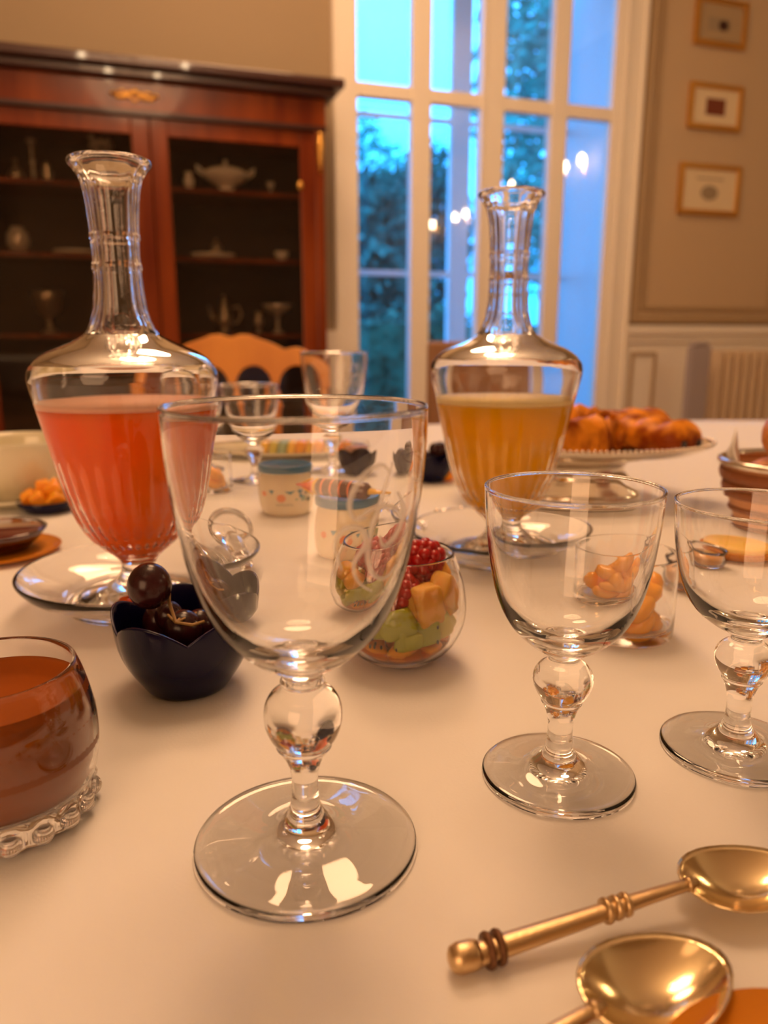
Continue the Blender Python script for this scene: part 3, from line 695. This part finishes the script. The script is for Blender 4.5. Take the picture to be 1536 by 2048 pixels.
# frame of reference facing the camera: u right, v away
cu = Vector((cos(YAW), -sin(YAW), 0)); cv = Vector((sin(YAW), cos(YAW), 0))
def L2W(c, u, v, h): return Vector((c.x, c.y, TOP)) + cu * (u / 1000) + cv * (v / 1000) + Vector((0, 0, h / 1000))
FCI = [(1.9, 13), (5.8, 22.5), (12.8, 29.2), (22.4, 33.6), (32, 34.8), (43, 33.6), (54, 30.4), (64, 27.5)]
def inner_r(z):
    for (z0, r0), (z1, r1) in zip(FCI, FCI[1:]):
        if z0 <= z <= z1: return r0 + (r1 - r0) * (z - z0) / (z1 - z0)
    return 13 if z < 2 else 27.5
def chunk(name, label, cat, c, size, m, group, seed, rot=None, boxy=True, cup=None):
    rnd = random.Random(seed); bm = bmesh.new()
    bmesh.ops.create_cube(bm, size=1) if boxy else bmesh.ops.create_icosphere(bm, subdivisions=2, radius=.55)
    if boxy: bmesh.ops.subdivide_edges(bm, edges=bm.edges, cuts=2, use_grid_fill=True)
    for v in bm.verts:
        n_ = noise.noise(v.co * 2.3 + Vector((seed, 0, 0)))
        v.co = v.co * (1 + .38 * n_); v.co += Vector((rnd.uniform(-.035, .035) for _ in range(3)))
    me = bpy.data.meshes.new(name); bm.to_mesh(me); bm.free(); me.materials.append(m)
    for p in me.polygons: p.use_smooth = True
    o = bpy.data.objects.new(name, me); C.objects.link(o); o.location = c
    o.scale = [s * 1.18 / 1000 for s in size]
    o.rotation_euler = rot or (rnd.uniform(0, 3), rnd.uniform(0, 3), rnd.uniform(0, 3))
    if cup is not None:      # keep the piece inside the glass wall
        M = Matrix.LocRotScale(o.location, o.rotation_euler, o.scale); Mi = M.inverted()
        for v in me.vertices:
            w = M @ v.co; w.z = max(w.z, TOP + .0032); d_ = Vector((w.x - cup.x, w.y - cup.y)); lim = (inner_r((w.z - TOP) * 1000) - .5) / 1000
            if d_.length > lim: d_ *= lim / d_.length; w.x = cup.x + d_.x; w.y = cup.y + d_.y
            v.co = Mi @ w
    o.modifiers.new('bev', 'SUBSURF').levels = 1; o.modifiers['bev'].render_levels = 1
    if boxy:
        pass
    if label: tag(o, label, cat, group)
    return o
ls = 'fruit pieces in the round glass cup'
for i, (u, v, h, s) in enumerate([(-14,-14,8,(19,9,10)), (2,-22,10,(18,9,10)), (15,-14,10,(15,9,9)), (-20,4,12,(14,12,10)), (6,4,9,(20,16,10)), (20,4,13,(12,12,10)), (-6,16,11,(16,12,11)), (12,18,12,(14,10,10))]):
    chunk('apricot_piece', 'glossy orange apricot piece in the bottom layer of the fruit cup', 'fruit', L2W(fp, u, v, h + 1.5), [q * 1.15 for q in s], APRI, 'apricot pieces at the bottom of the cup', 20 + i, (random.uniform(-.3, .3), random.uniform(-.3, .3), random.uniform(0, 3)), cup=fp)
kl = [(-24,-6,25,(14,5,17)), (-13,-22,24,(19,5,13)), (-2,-27,27,(16,6,14)), (10,-25,21,(19,6,12)), (20,-17,23,(15,6,14)), (-18,8,24,(16,8,15)), (2,-12,24,(16,12,14)), (18,8,24,(14,10,14)), (-2,12,23,(18,12,12)), (-28,-8,33,(8,9,14)), (4,-29,18,(14,5,8)), (-22,-16,18,(9,5,11))]
for i, (u, v, h, s) in enumerate(kl):
    chunk('kiwi_piece', 'green kiwi piece in the middle layer of the fruit cup', 'fruit', L2W(fp, u, v, h + 3.5), s, KIWI if i % 4 else PEAR, 'kiwi pieces in the cup', 50 + i, (random.uniform(-.5, .5), random.uniform(-.6, .6), random.uniform(-.6, .6) - YAW), cup=fp)
sd = MB()
for k in range(26):
    q = L2W(fp, random.uniform(-20, 20), -26 + random.uniform(-2, 4), random.uniform(16, 30)); sd.sphere(q, .0007, 6, 4, (1, 1, 1.8))
tag(sd.build('kiwi_seeds', SEED), 'tiny black kiwi seeds scattered in the fruit cup', 'seeds', None, 'stuff')
ml = [(14,-21,37,(17,10,12)), (24,-12,42,(13,12,13)), (4,-18,36,(11,10,10)), (22,-10,33,(12,14,10)), (8,-4,36,(16,14,12)), (20,4,47,(15,14,10)), (-6,8,34,(18,14,12)), (-26,-8,41,(9,9,9)), (-20,-18,37,(9,9,10))]
for i, (u, v, h, s) in enumerate(ml):
    chunk('melon_piece', 'pale orange melon chunk in the upper layer of the fruit cup', 'fruit', L2W(fp, u, v, h + 2), [q * 1.12 for q in s], MELON, 'melon chunks in the cup', 80 + i, cup=fp)
def raspberry(label, c, r, tilt):
    t = thing('raspberry', label, 'raspberry', c, 0, 'raspberries in the fruit cup'); t.rotation_euler = tilt
    mb = MB()
    for j in range(7):
        ph = (j + .3) / 7 * pi * .92; n_ = max(1, round(2 * pi * sin(ph) / .62))
        for k in range(n_):
            a = 2 * pi * (k + .5 * (j % 2)) / n_
            mb.sphere((cos(a) * sin(ph) * r * .78, sin(a) * sin(ph) * r * .78, cos(ph) * r * 1.0), r * .32, 8, 6)
    mb.sphere((0, 0, 0), r * .96, 12, 8, (1, 1, 1.2)); mb.build('drupelets', RASP, t)
raspberry('red raspberry on top right of the fruit cup under the glass rim', L2W(fp, 11, 2, 56.5), .0120, (.5, .9, 0))
raspberry('red raspberry seen through the tall glass, highest at left of the cup', L2W(fp, -9, -4, 53), .0112, (1.3, -.5, .4))
raspberry('dark red raspberry in the middle of the fruit cup under the others', L2W(fp, -1, -13, 44), .0115, (2.2, .2, 0))

# ============================================================ YOGURT JARS AND SWEET
def jar(label, p, rz):
    t = thing('yogurt_jar', label, 'jar', (p.x, p.y, TOP + .0002), rz, 'yogurt jars with blue lids')
    MB().lathe(mm(smooth_prof([(0,.8),(18,0),(23,0),(25.5,2),(27.6,8),(28.4,20),(28.2,34),(26.6,43),(24.6,48.5),(24.6,52),(0,52)], 2)), 64).build('yogurt', YOG, t)
    MB().lathe(mm([(0,56.2),(24,56.2),(26.6,56.9),(27.6,56.4),(28.1,54),(28,49.8),(27.2,49),(26.6,49.3),(26.4,50.2),(0,50.2)]), 64, mod=lambda r, z, a: (r * (1 + (.008 * abs(cos(a * 20)) if .049 < z < .055 and r > .027 else 0)), z)).build('lid', LIDB, t)
    def at(ph, h): return ph, h
    def patch(name, m, pts):     # flat print wrapped on the jar: fan of (deg, mm)
        vs = []
        for ph, h in pts:
            a = radians(ph) - pi / 2 - rz; R = .02862 + (0 if 8 < h < 36 else -.0008); vs.append((cos(a) * R, sin(a) * R, h / 1000))
        cxx = sum(p_[0] for p_ in pts) / len(pts); chh = sum(p_[1] for p_ in pts) / len(pts); a = radians(cxx) - pi / 2 - rz
        vs.append((cos(a) * .0287, sin(a) * .0287, chh / 1000)); n_ = len(pts)
        return vs, [(i, (i + 1) % n_, n_) for i in range(n_)]
    def circ(c_, r, n_=12, wob=0): return [(c_[0] + r * 2.0 * cos(2 * pi * k / n_) * (1 + wob * (k % 2)), c_[1] + r * sin(2 * pi * k / n_) * (1 + wob * (k % 2))) for k in range(n_)]
    def group(name, m, lst):
        mb = MB()
        for l in lst: mb.add(*patch(name, m, l))
        mb.build(name, m, t)
    group('printed_sun', INKO, [circ((-22, 22), 4.2, 16, .18), circ((-62, 26), 3.2, 12)])
    group('printed_bunting', INKB, [[(-14, 30), (8, 30.5), (-3, 26)], [(12, 31), (24, 31), (18, 25)], [(-48, 31), (-36, 31), (-42, 26)], circ((20, 24), 2.2, 8)])
    group('printed_leaf', INKG, [circ((26, 21), 3, 8, .4), circ((10, 20.5), 1.4, 8), circ((52, 26), 4, 10, .3), circ((66, 20), 3, 8, .3)])
    group('printed_flower', INKD, [circ((40, 19), 2.4, 10, .35), circ((33, 27), 1.4, 8, .4), circ((48, 29), 1.3, 8, .4)])
    sq = []
    x = -32.
    for k in range(7):
        wd = 3.4; h0 = 13.2
        sq += [[(x, h0), (x + .9, h0), (x + .9, h0 + 2.6), (x, h0 + 2.6)], [(x + .9, h0 + (k % 3) * .9), (x + wd - 1, h0 + (k % 3) * .9), (x + wd - 1, h0 + (k % 3) * .9 + .7), (x + .9, h0 + (k % 3) * .9 + .7)]]; x += 5.2
    group('printed_lettering', INKD, sq)
    return t
jar('yogurt jar with blue lid standing farther back, left of the other jar', P(572, 1046), -YAW * .5)
j2 = P(708, 1147)
jar('yogurt jar with blue lid and a wrapped sweet on top, behind the fruit cup', j2, -YAW * .5 + radians(-55))
jt = TOP + .0575
sw0 = P(588, 966, jt + .012); sw1 = P(802, 1003, jt + .006)
sw = thing('wrapped_sweet', 'striped paper sweet with twisted ends lying on the nearer jar lid', 'sweet', P(695, 990, jt + .0078)); o_ = sw.location.copy()
dirv = (P(790, 998, jt + .0075) - P(600, 976, jt + .009)).normalized(); pv = Vector((-dirv.y, dirv.x, 0))
def along(s_): return Vector(dirv) * s_
MB().tube([along(-.024), along(-.022), along(-.008), along(.008), along(.020), along(.023)], [.005, .0074, .0076, .0076, .0072, .005], 16).build('wrapper_body', WRAP1, sw)
MB().tube([along(-.026), along(-.0245)], [.0062, .0074], 16).build('wrapper_band', WRAP3, sw)
MB().tube([along(-.043), along(-.036), along(-.0262)], [.0012, .0030, .0078], 10, flat=.75).build('twisted_end', WRAP2, sw)
st = MB()
for k in range(4): st.tube([along(-.018 + k * .008), along(-.0165 + k * .008)], .00775, 16)
st.build('wrapper_stripe', WRAP2, sw)
for k in (-1, 1): MB().tube([along(-.041) + Vector((0, 0, .0005 * k)), along(-.027) + Vector((0, 0, .0072 * k)) + pv * -.0018], [.0006, .0010], 6).build('twist_fold', WRAP3, sw)
MB().tube([along(.0235), along(.032), along(.045)], [.0050, .0030, .0012], 10, flat=.6).build('twisted_end', WRAP3, sw)

# ============================================================ TUMBLERS OF MANDARIN
TUM = [(0,.4),(24,.1),(28,.3),(29.6,1.2),(30.1,3.5),(30.2,10),(30.3,25),(30.5,45),(30.6,50.6),(30.3,51.3),(29.9,51.3),(29.6,50.6),(29.5,45),(29.2,25),(29,12),(28.2,7.4),(25,5.8),(20,5.4),(0,5.4)]
def segs_in(p, spots, grp, lab, m=MAND, sc=1.0):
    for i, (u, v, h, L, rz_) in enumerate(spots):
        mb = MB(); pts = []; rd = []
        for k in range(9):
            a = -1.15 + 2.3 * k / 8; pts.append((sin(a) * L, 0, -cos(a) * L * .9 + L * .6)); rd.append(.0014 + .0074 * cos(a / 1.15 * pi / 2) ** .7)
        mb.tube(pts, rd, 10, flat=.8)
        o = mb.build('mandarin_segment', m); o.location = L2W(p, u, v, h); o.rotation_euler = (random.uniform(-.5, .5), rz_, -YAW + random.uniform(-.4, .4)); tag(o, lab, 'fruit', grp)
tp = P(1243, 1262)
tg = thing('fruit_tumbler', 'straight sided glass tumbler of mandarin pieces behind the smaller wine glass', 'glass', (tp.x, tp.y, TOP + .0002), 0, 'tumblers of mandarin')
MB().lathe(mm(smooth_prof(TUM, 6)), 80).build('glass_body', GLASS, tg)
segs_in(tp, [(-10,-12,14,.011,.3), (4,-14,12,.011,-.8), (-2,-16,24,.011,1.2), (-8,-8,34,.010,.2), (10,-6,22,.011,1.5), (-14,0,20,.010,1.0), (4,2,16,.011,.1), (12,8,14,.011,-1.2), (-4,10,24,.010,.5), (-1,-8,40,.010,-.6), (15,-9,13,.010,.9), (8,-12,32,.010,.1), (13,0,30,.010,-.9), (-8,-14,24,.010,-.2), (6,-16,20,.010,2.2)], 'mandarin segments in the near tumbler', 'bright orange mandarin segment in the tumbler behind the smaller wine glass')
tp2 = P(398, 1000)
dup(tg, 'glass tumbler of mandarin pieces peeking out right of the pink juice decanter', (tp2.x, tp2.y, TOP + .0002))
segs_in(tp2, [(8,-12,14,.011,.3), (14,-4,16,.011,1.3), (6,4,22,.010,-.8), (18,0,12,.010,1.5), (12,-10,28,.010,.6), (-6,0,14,.011,0)], 'mandarin segments in the far tumbler', 'orange mandarin segment in the tumbler right of the pink decanter')

# ============================================================ PASTRY STAND
cen = CAM + (P(1148, 970) - CAM) ; 
fw = .85; cen = Vector((sin(YAW), cos(YAW), 0)) * fw + Vector((cos(YAW), -sin(YAW), 0)) * ((1150 - 768) / F * .88); cen.z = 0
ps = thing('pastry_stand', 'oval silver pastry stand with beaded rim carrying croissants', 'stand', (cen.x, cen.y, TOP + .0002), -YAW)
A_, B_ = .143, .092
MB().lathe([(0, .004), (.50, .002), (.54, 0), (.56, .004), (.52, .012), (.40, .022), (.34, .034), (.36, .042), (.60, .050), (.88, .055), (1.0, .062), (1.005, .065), (.97, .0645), (.86, .0585), (.60, .054), (0, .053)], 96, sx=A_, sy=B_).build('silver_body', SILVER, ps)
bd = MB()
for k in range(150):
    a = 2 * pi * k / 150; bd.sphere((cos(a) * A_ * 1.003, sin(a) * B_ * 1.003, .0652), .0024, 6, 4)
bd.build('beaded_rim', SILVER, ps)
def pastry_c(u, v, h): return Vector((cen.x, cen.y, TOP)) + cu * u + cv * v + Vector((0, 0, h))
def croissant(label, c, rz, s=1.0, tilt=0):
    t = tag(mesh('croissant', *cro_mesh(s), CROIS), label, 'croissant', 'pastries on the silver stand'); t.location = c; t.rotation_euler = (tilt, 0, rz); return t
def cro_mesh(s):
    vs = []; fs = []; N = 56; M = 18
    for i in range(N + 1):
        t = i / N * 2 - 1; a = t * 1.25; cx_ = sin(a) * .042 * s; cy_ = -(cos(a) - 1) * .034 * s - .01 * s
        r = s * (.0045 + .0175 * (1 - abs(t) ** 1.7)); st_ = (t * 4.5 + 50) % 1.0; r *= 1 + .22 * (st_ if t < 0 else 1 - st_)
        for k in range(M):
            an = 2 * pi * k / M; rad_ = r * (1 + .05 * noise.noise(Vector((t * 4, cos(an), sin(an)))))
            vs.append((cx_ + cos(an) * rad_ * sin(a) * 1.0, cy_ + cos(an) * rad_ * cos(a), max(sin(an) * rad_ * .92 + .016 * s, .0)))
    for i in range(N):
        for k in range(M): fs.append((i * M + k, i * M + (k + 1) % M, (i + 1) * M + (k + 1) % M, (i + 1) * M + k))
    fs.append(tuple(range(M))); fs.append(tuple(N * M + k for k in range(M)))
    return vs, fs
croissant('golden croissant at the front of the silver stand, right beside the decanter', pastry_c(.000, -.040, .0565), -YAW + .2, 1.05)
croissant('croissant at the left end of the silver stand, mostly behind the decanter', pastry_c(-.060, .010, .0565), -YAW + 1.3, 1.0)
croissant('croissant heaped behind the front one on the silver stand', pastry_c(.004, .028, .0580), -YAW - .3, 1.15)
def pain(label, c, rz):
    t = thing('chocolate_pastry', label, 'pastry', c, rz, 'pastries on the silver stand')
    vs = []; fs = []; N = 24; M = 24
    for i in range(N + 1):
        x = -1 + 2 * i / N; k_ = (1 - abs(x) ** 6) ** .4 if abs(x) < 1 else 0; k_ = max(k_, .55)
        for k in range(M):
            an = 2 * pi * k / M; w_ = .030 * k_; h_ = .0195 * k_ * (1 + .12 * cos(x * 9))
            vs.append((x * .046, cos(an) * w_, max(0, sin(an) * h_ + .0150)))
    for i in range(N):
        for k in range(M): fs.append((i * M + k, i * M + (k + 1) % M, (i + 1) * M + (k + 1) % M, (i + 1) * M + k))
    fs.append(tuple(range(M))); fs.append(tuple(N * M + k for k in range(M)))
    mesh('baked_dough', vs, fs, CROIS, t)
    for s_ in (-.011, .011): MB().tube([(-.0475, s_, .012), (.0475, s_, .012)], .0040, 8).build('chocolate_stick', CHOCD, t)
pain('chocolate pastry with two dark chocolate ends showing, at right of the silver stand', pastry_c(.078, -.016, .0575), -YAW - pi / 2 + .5)
pain('upper chocolate pastry behind the right one on the stand', pastry_c(.072, .050, .0600), -YAW + .5)

# ============================================================ RIGHT SIDE: bread basket, butter, honey
bk = Vector((sin(YAW), cos(YAW), 0)) * .70 + cu * ((1570 - 768) / F * .73)
bt = thing('bread_basket', 'round brown basket of bread rolls at the right edge, napkin sticking out', 'basket', (bk.x, bk.y, TOP + .0002))
MB().lathe(mm([(0,3),(44,3),(46,0),(48,0),(52,12),(57,30),(62,52),(64,62),(62,62),(60,52),(55,30),(50,12),(46,5),(0,5)]), 48).build('basket_wall', BASK2, bt)
for i, (r, z, w_) in enumerate(((49, 6, 3.5), (54, 21, 4), (59.5, 41, 7), (62.5, 54, 6))):
    MB().lathe(mm([(r - 1, z - w_), (r + 2, z - w_ + 1), (r + 3.5, z), (r + 2.6, z + w_ - 1), (r - .6, z + w_)]), 48).build('wicker_band', BASK, bt)
MB().lathe(mm([(60, 62), (64, 61), (68, 63), (68, 67), (64, 69), (60, 67)]), 48).build('silver_rim', SILVER, bt)
def roll(label, c, s, rz):
    o = MB().sphere((0, 0, 0), .5, 24, 14).build('bread_roll', BREAD); o.location = c; o.scale = s; o.rotation_euler = (0, 0, rz); tag(o, label, 'bread roll', 'bread rolls in the basket')
    for v in o.data.vertices: v.co *= 1 + .08 * noise.noise(v.co * 4)
roll('top bread roll in the basket at the right edge', Vector((bk.x, bk.y, TOP + .092)) - cu * .006 - cv * .012, (.078, .060, .050), .2)
roll('bread roll lower in the basket, left side', Vector((bk.x, bk.y, TOP + .050)) - cu * .024 - cv * .010, (.055, .055, .045), 1)
roll('bread roll at the bottom of the basket, behind the other rolls', Vector((bk.x, bk.y, TOP + .040)) + cu * .022 + cv * .012, (.048, .05, .045), 2)
vs = []; fs = []; N = 14
for i in range(N + 1):
    for j in range(9):
        a = pi * .75 + i / N * 1.5 - YAW; f_ = j / 8; peak = 34 * max(0, 1 - abs(i - 6) / 3.2)
        rr_ = (50 + 9 * f_ + 2 * sin(i * 1.9)) / 1000; vs.append((cos(a) * rr_, sin(a) * rr_, (44 + f_ * (14 + peak + 4 * sin(i * 2.3))) / 1000))
for i in range(N):
    for j in range(8): fs.append((i * 9 + j, i * 9 + j + 1, (i + 1) * 9 + j + 1, (i + 1) * 9 + j))
np_ = mesh('napkin', vs, fs, CLOTH, loc=(bk.x, bk.y, TOP + .0002)); np_.modifiers.new('t', 'SOLIDIFY').thickness = .0012; tag(np_, 'white napkin corner standing up inside the bread basket', 'napkin')
bu = P(1462, 1142)
bd_ = thing('butter_dish', 'small brown rimmed dish of yellow butter seen through the right wine glass', 'dish', (bu.x, bu.y, TOP + .0002))
MB().lathe(mm([(0,1),(20,0),(24,1),(30,6),(33,12),(32,12.6),(29,8),(22,4),(0,4)]), 48).build('dish_body', AMBER, bd_)
MB().lathe(mm([(0,4.4),(22,4.6),(27,8),(29,12.5),(28.4,16),(26,18),(0,18.5)]), 48).build('butter', BUTTER, bd_)
hn = P(1385, 1175)
hd_ = thing('honey_pot', 'tiny glass pot of honey behind the mandarin tumbler', 'pot', (hn.x, hn.y, TOP + .0002))
MB().lathe(mm([(0,1),(13,0),(16,1),(18,8),(17,18),(19,22),(18,22.5),(16,18),(16.6,8),(14,3),(0,3)]), 40).build('glass_body', GLASS, hd_)
MB().lathe(mm([(0,3.4),(13.5,3.6),(15.9,8),(15.6,15),(0,15)]), 40).build('honey', HONEY, hd_)

# ============================================================ LEFT SIDE: bowl, fruit, jam
wb = P(40, 1000)
wt = thing('cream_bowl', 'cream china bowl on a saucer at the left edge behind the decanter', 'bowl', (wb.x, wb.y, TOP + .0002))
MB().lathe(mm([(0,7),(28,6),(30,4),(34,4),(34,8),(48,18),(58,38),(62,62),(63,69),(61,69.5),(59.5,62),(55,38),(44,20),(28,12),(0,11)]), 64).build('bowl_body', CREAM, wt)
MB().lathe(mm([(0,2),(40,1),(44,0),(48,0),(50,3),(68,7),(78,11),(78,13),(66,9.6),(46,5),(36,3.8),(0,3.8)]), 64).build('saucer', CREAM, wt)
mp = P(96, 1022)
md = thing('melon_dish', 'low dark blue dish of melon chunks left of the pink decanter', 'dish', (mp.x, mp.y, TOP + .0002))
MB().lathe(mm([(0,1),(18,0),(21,.6),(27,6),(30,12),(29,12.4),(26,7),(20,3),(0,3)]), 48).build('dish_body', BLUE, md)
for i, (u, v, h) in enumerate([(-14,-8,14), (-2,-13,14), (12,-8,14), (6,4,15), (-8,6,15), (-2,-2,25), (8,-3,24), (15,6,14)]):
    chunk('melon_chunk', 'orange melon chunk heaped in the low dark blue dish', 'fruit', L2W(mp, u, v, h), (15, 13, 12), APRI, 'melon chunks in the dark dish', 200 + i)
jp = P(-6, 1108)
ap = tag(MB().lathe(mm([(0,1),(30,0),(36,1),(50,4),(51,5.5),(36,3),(0,3)]), 64).build('amber_saucer', AMBER), 'amber glazed saucer under the jam dish at the left edge', 'saucer'); ap.location = (jp.x, jp.y, TOP + .0002)
jd = thing('jam_dish', 'shallow glass dish of dark red jam at the left edge', 'dish', (jp.x, jp.y, TOP + .0035))
MB().lathe(mm([(0,1),(20,0),(24,.5),(33,8),(41,18),(40,18.8),(32,10),(23,3),(0,2.6)]), 64).build('glass_body', GLASS, jd)
MB().lathe(mm([(0,2.5),(23,2.9),(32.1,10.1),(38.6,16.9),(36,18.2),(0,19)]), 64).build('jam', JAM, jd)

# ============================================================ FAR TABLE ITEMS
pp = Vector((sin(YAW), cos(YAW), 0)) * 1.16 + cu * ((560 - 768) / F * 1.18)
op = tag(MB().lathe(mm([(0,1),(60,0),(66,2),(88,9),(100,13),(101,15),(86,12),(64,5),(0,4)]), 72, sx=1.5, sy=.85).build('serving_platter', CREAM), 'long oval cream platter with sliced fruit, far side of the table', 'platter'); op.location = (pp.x, pp.y, TOP + .0002); op.rotation_euler = (0, 0, -YAW)
cols_ = [WRAP3, PEAR, INKG, BUTTER, MELON, BUTTER, MELON, BUTTER, APRI, MELON]
for i in range(10):
    o = MB().box((-.0065, -.02, 0), (.0065, .02, .022)).build('fruit_slice', cols_[i], smooth=False); bevel(o, .003)
    u = -.052 + .0145 * i; o.location = Vector((pp.x, pp.y, TOP + .0047)) + cu * (u + .028) - cv * .012; o.rotation_euler = (0, .22, -YAW)
    tag(o, 'upright fruit slice in the yellow and orange row on the far platter', 'fruit', 'slices in a row on the far platter')
vp = P(724, 930)
vg = dup(tg, 'little square looking glass of chocolate mousse behind the far blue bowl', (vp.x, vp.y, TOP + .0002), scale=.68, group='far verrines'); vg.name = 'mousse_glass'
MB().lathe(mm([(0,6),(27.5,6.2),(28,20),(28.2,38),(0,38)]), 48).build('chocolate_mousse', mat('pink_brown_mousse', (.50, .22, .13), .5), vg)
gb2 = thing('grape_cluster', 'dark grapes in the far blue bowl left of the orange decanter', 'grapes', (b3.x, b3.y, TOP + .008))
for k in range(7):
    a = k * 2.4; MB().sphere((0, 0, 0), .0085, 14, 10).build('grape', GRAPE, gb2, loc=(cos(a) * .011 * (k > 0), sin(a) * .011 * (k > 0), .010 + .012 * (k % 3)))
aq = P(893, 962); ah = tag(MB().sphere((0, 0, 0), .012, 20, 12, (1.2, 1, .8)).build('apricot_half', APRI), 'small orange apricot half on the cloth left of the orange decanter', 'fruit'); ah.location = (aq.x, aq.y, TOP + .0097)

# ============================================================ SPOONS
def spoon(label, a, b_, L, bw, bl, hr, lift, roll_=0, name='teaspoon'):
    """a = handle end, b_ = direction point towards the bowl tip, on the cloth"""
    d_ = (b_ - a); d_.z = 0; ang = math.atan2(d_.y, d_.x)
    t = thing(name, label, 'spoon', (a.x, a.y, TOP + .0002), ang, 'gilded spoons on the cloth')
    hl = L - bl; pts = []; rd = []
    for k in range(25):
        s_ = k / 24; z = hr + lift * sin(pi * min(1, s_ * 1.0)) ** 1.2 * (s_ * .9 + .1); z = hr + (lift) * (s_ ** 1.1) * (1 - s_ ** 6 * .12)
        pts.append((.004 + s_ * hl, 0, z)); rd.append(hr * (1.0 - .50 * s_) * (1.0 if s_ < .93 else .8))
    MB().tube(pts, rd, 12, flat=.8).build('handle', SPOONH, t)
    MB().lathe([(0, -.0052), (.0022, -.0050), (.0036, -.0042), (.0043, -.002), (.0043, .002), (.0038, .0040), (0, .0045)], 18).xf(Matrix.Translation((.0035, 0, hr * 1.08)) @ Matrix.Rotation(pi / 2, 4, 'Y')).build('finial', SPOONH, t)
    def ringm(s_): 
        k = int(s_ * 24); p_ = pts[k]; return MB().lathe([(0, -.0009), (rd[k] * 1.3, -.0009), (rd[k] * 1.38, 0), (rd[k] * 1.3, .0009), (0, .0009)], 16).xf(Matrix.Translation(p_) @ Matrix.Rotation(pi / 2, 4, 'Y'))
    for s_ in (.085, .125, .60, .645, .69, .96):
        r_ = ringm(s_)
        r_.build('collar_ring', DARKRING if s_ in (.085, .125) else SPOONH, t)
    # bowl: shell, egg shaped
    NU, NV = 30, 12; vs = []; fs = []; th = .0009; zt = pts[-1][2]
    dep = .0075 * bw / .014
    for side in (0, 1):
        for j in range(NV + 1):
            q = j / NV
            for i in range(NU):
                an = 2 * pi * i / NU; ex = cos(an); ey = sin(an)
                x = hl + bl * (.5 + .5 * q * ex) + (.0 if q == 0 else 0); wf = 1 - .22 * q * ex * -1 * -1
                wf = 1 - .18 * ex * q
                y = bw * q * ey * wf; z = dep * (q * q) + (0 if side else -th) + th
                z += (x - hl) / bl * -.0015 + .0015 + (zt - dep - .002) * max(0, (1 - (x - hl) / bl)) * 0
                vs.append((x, y, z))
    def idx(s_, j, i): return s_ * (NV + 1) * NU + j * NU + (i % NU)
    for s_ in (0, 1):
        for j in range(NV):
            for i in range(NU): fs.append((idx(s_, j, i), idx(s_, j, i + 1), idx(s_, j + 1, i + 1), idx(s_, j + 1, i)))
    for i in range(NU): fs.append((idx(0, NV, i), idx(0, NV, i + 1), idx(1, NV, i + 1), idx(1, NV, i)))
    mesh('bowl', vs, fs, SPOONM, t); return t
pa = P(908, 1945); pb = P(1600, 1772)
Ls = (pb - pa).length
spoon('gilded spoon with ringed handle, the farther of the two front ones', pa, pb, Ls, .0150, Ls * .37, .0040, .0080)
ta = P(1436, 1922, TOP + .006); tb2 = P(1100, 2110, TOP + .004); dv_ = (ta - tb2).normalized(); L2 = Ls; a2 = ta - dv_ * L2; a2.z = TOP
spoon('gilded spoon at the bottom edge with the blue window glint in its bowl', a2, Vector((ta.x, ta.y, TOP)), L2, .0165, Ls * .38, .0040, .0080)
ka = P(862, 1032); kb = P(935, 1024)
kk = thing('knife_rest', 'little silver knife rest on the cloth left of the right decanter', 'knife rest', (ka + kb) / 2 + Vector((0, 0, .0002)), math.atan2((kb - ka).y, (kb - ka).x))
MB().tube([(-.014, 0, .003), (-.004, 0, .0038), (.004, 0, .0038), (.014, 0, .003)], [.0016, .0022, .0022, .0016], 10).build('bar', SILVER, kk)
for s_ in (-1, 1): MB().sphere((s_ * .014, 0, .0034), .0034, 12, 8).build('end_knob', SILVER, kk)
# corner plate
cpq = P(1680, 2330)
cpl = tag(MB().lathe(mm([(0,1),(20,0),(24,1),(38,4),(41,6),(40,7.4),(24,4.5),(0,3.5)]), 64).build('amber_plate', AMBER), 'amber brown plate edge in the bottom right corner', 'plate'); cpl.location = (cpq.x, cpq.y, TOP + .0002)

# ============================================================ LAMPS THAT LIGHT THE ROOM
ch = thing('chandelier', 'brass chandelier hanging above the dining table', 'chandelier', (.30, .95, 2.80))
MB().tube([(0, 0, 0), (0, 0, .06), (0, 0, .899)], [.03, .012, .008], 10).build('chain_rod', GILT, ch)
for k in range(6):
    a = 2 * pi * k / 6; arm = MB().tube([(0, 0, .02), (cos(a) * .16, sin(a) * .16, -.08), (cos(a) * .34, sin(a) * .34, -.02), (cos(a) * .36, sin(a) * .36, .04)], .009, 8).build('arm', GILT, ch)
    MB().lathe([(0, 0), (.013, 0), (.022, .03), (.012, .06), (0, .075)], 12, c=(cos(a) * .36, sin(a) * .36, .045)).build('bulb', BULB, ch)
def sconce(label, y, z):
    t = thing('wall_sconce', label, 'lamp', (XR - .001, y, z), 0, 'brass wall sconces')
    MB().box((-.02, -.04, -.12), (0, .04, .10)).build('backplate', GILT, t, smooth=False)
    for s_ in (-1, 1):
        MB().tube([(-.02, 0, -.04), (-.10, s_ * .10, -.08), (-.14, s_ * .16, -.01)], .007, 8).build('arm', GILT, t)
        MB().lathe([(0, 0), (.02, 0), (.034, .04), (.022, .09), (0, .11)], 12, c=(-.14, s_ * .16, -.005)).build('bulb', BULB, t)
sconce('two armed brass wall sconce nearer the window', 1.2, 2.55)
sconce('two armed brass wall sconce farther from the window', -1.5, 2.42)
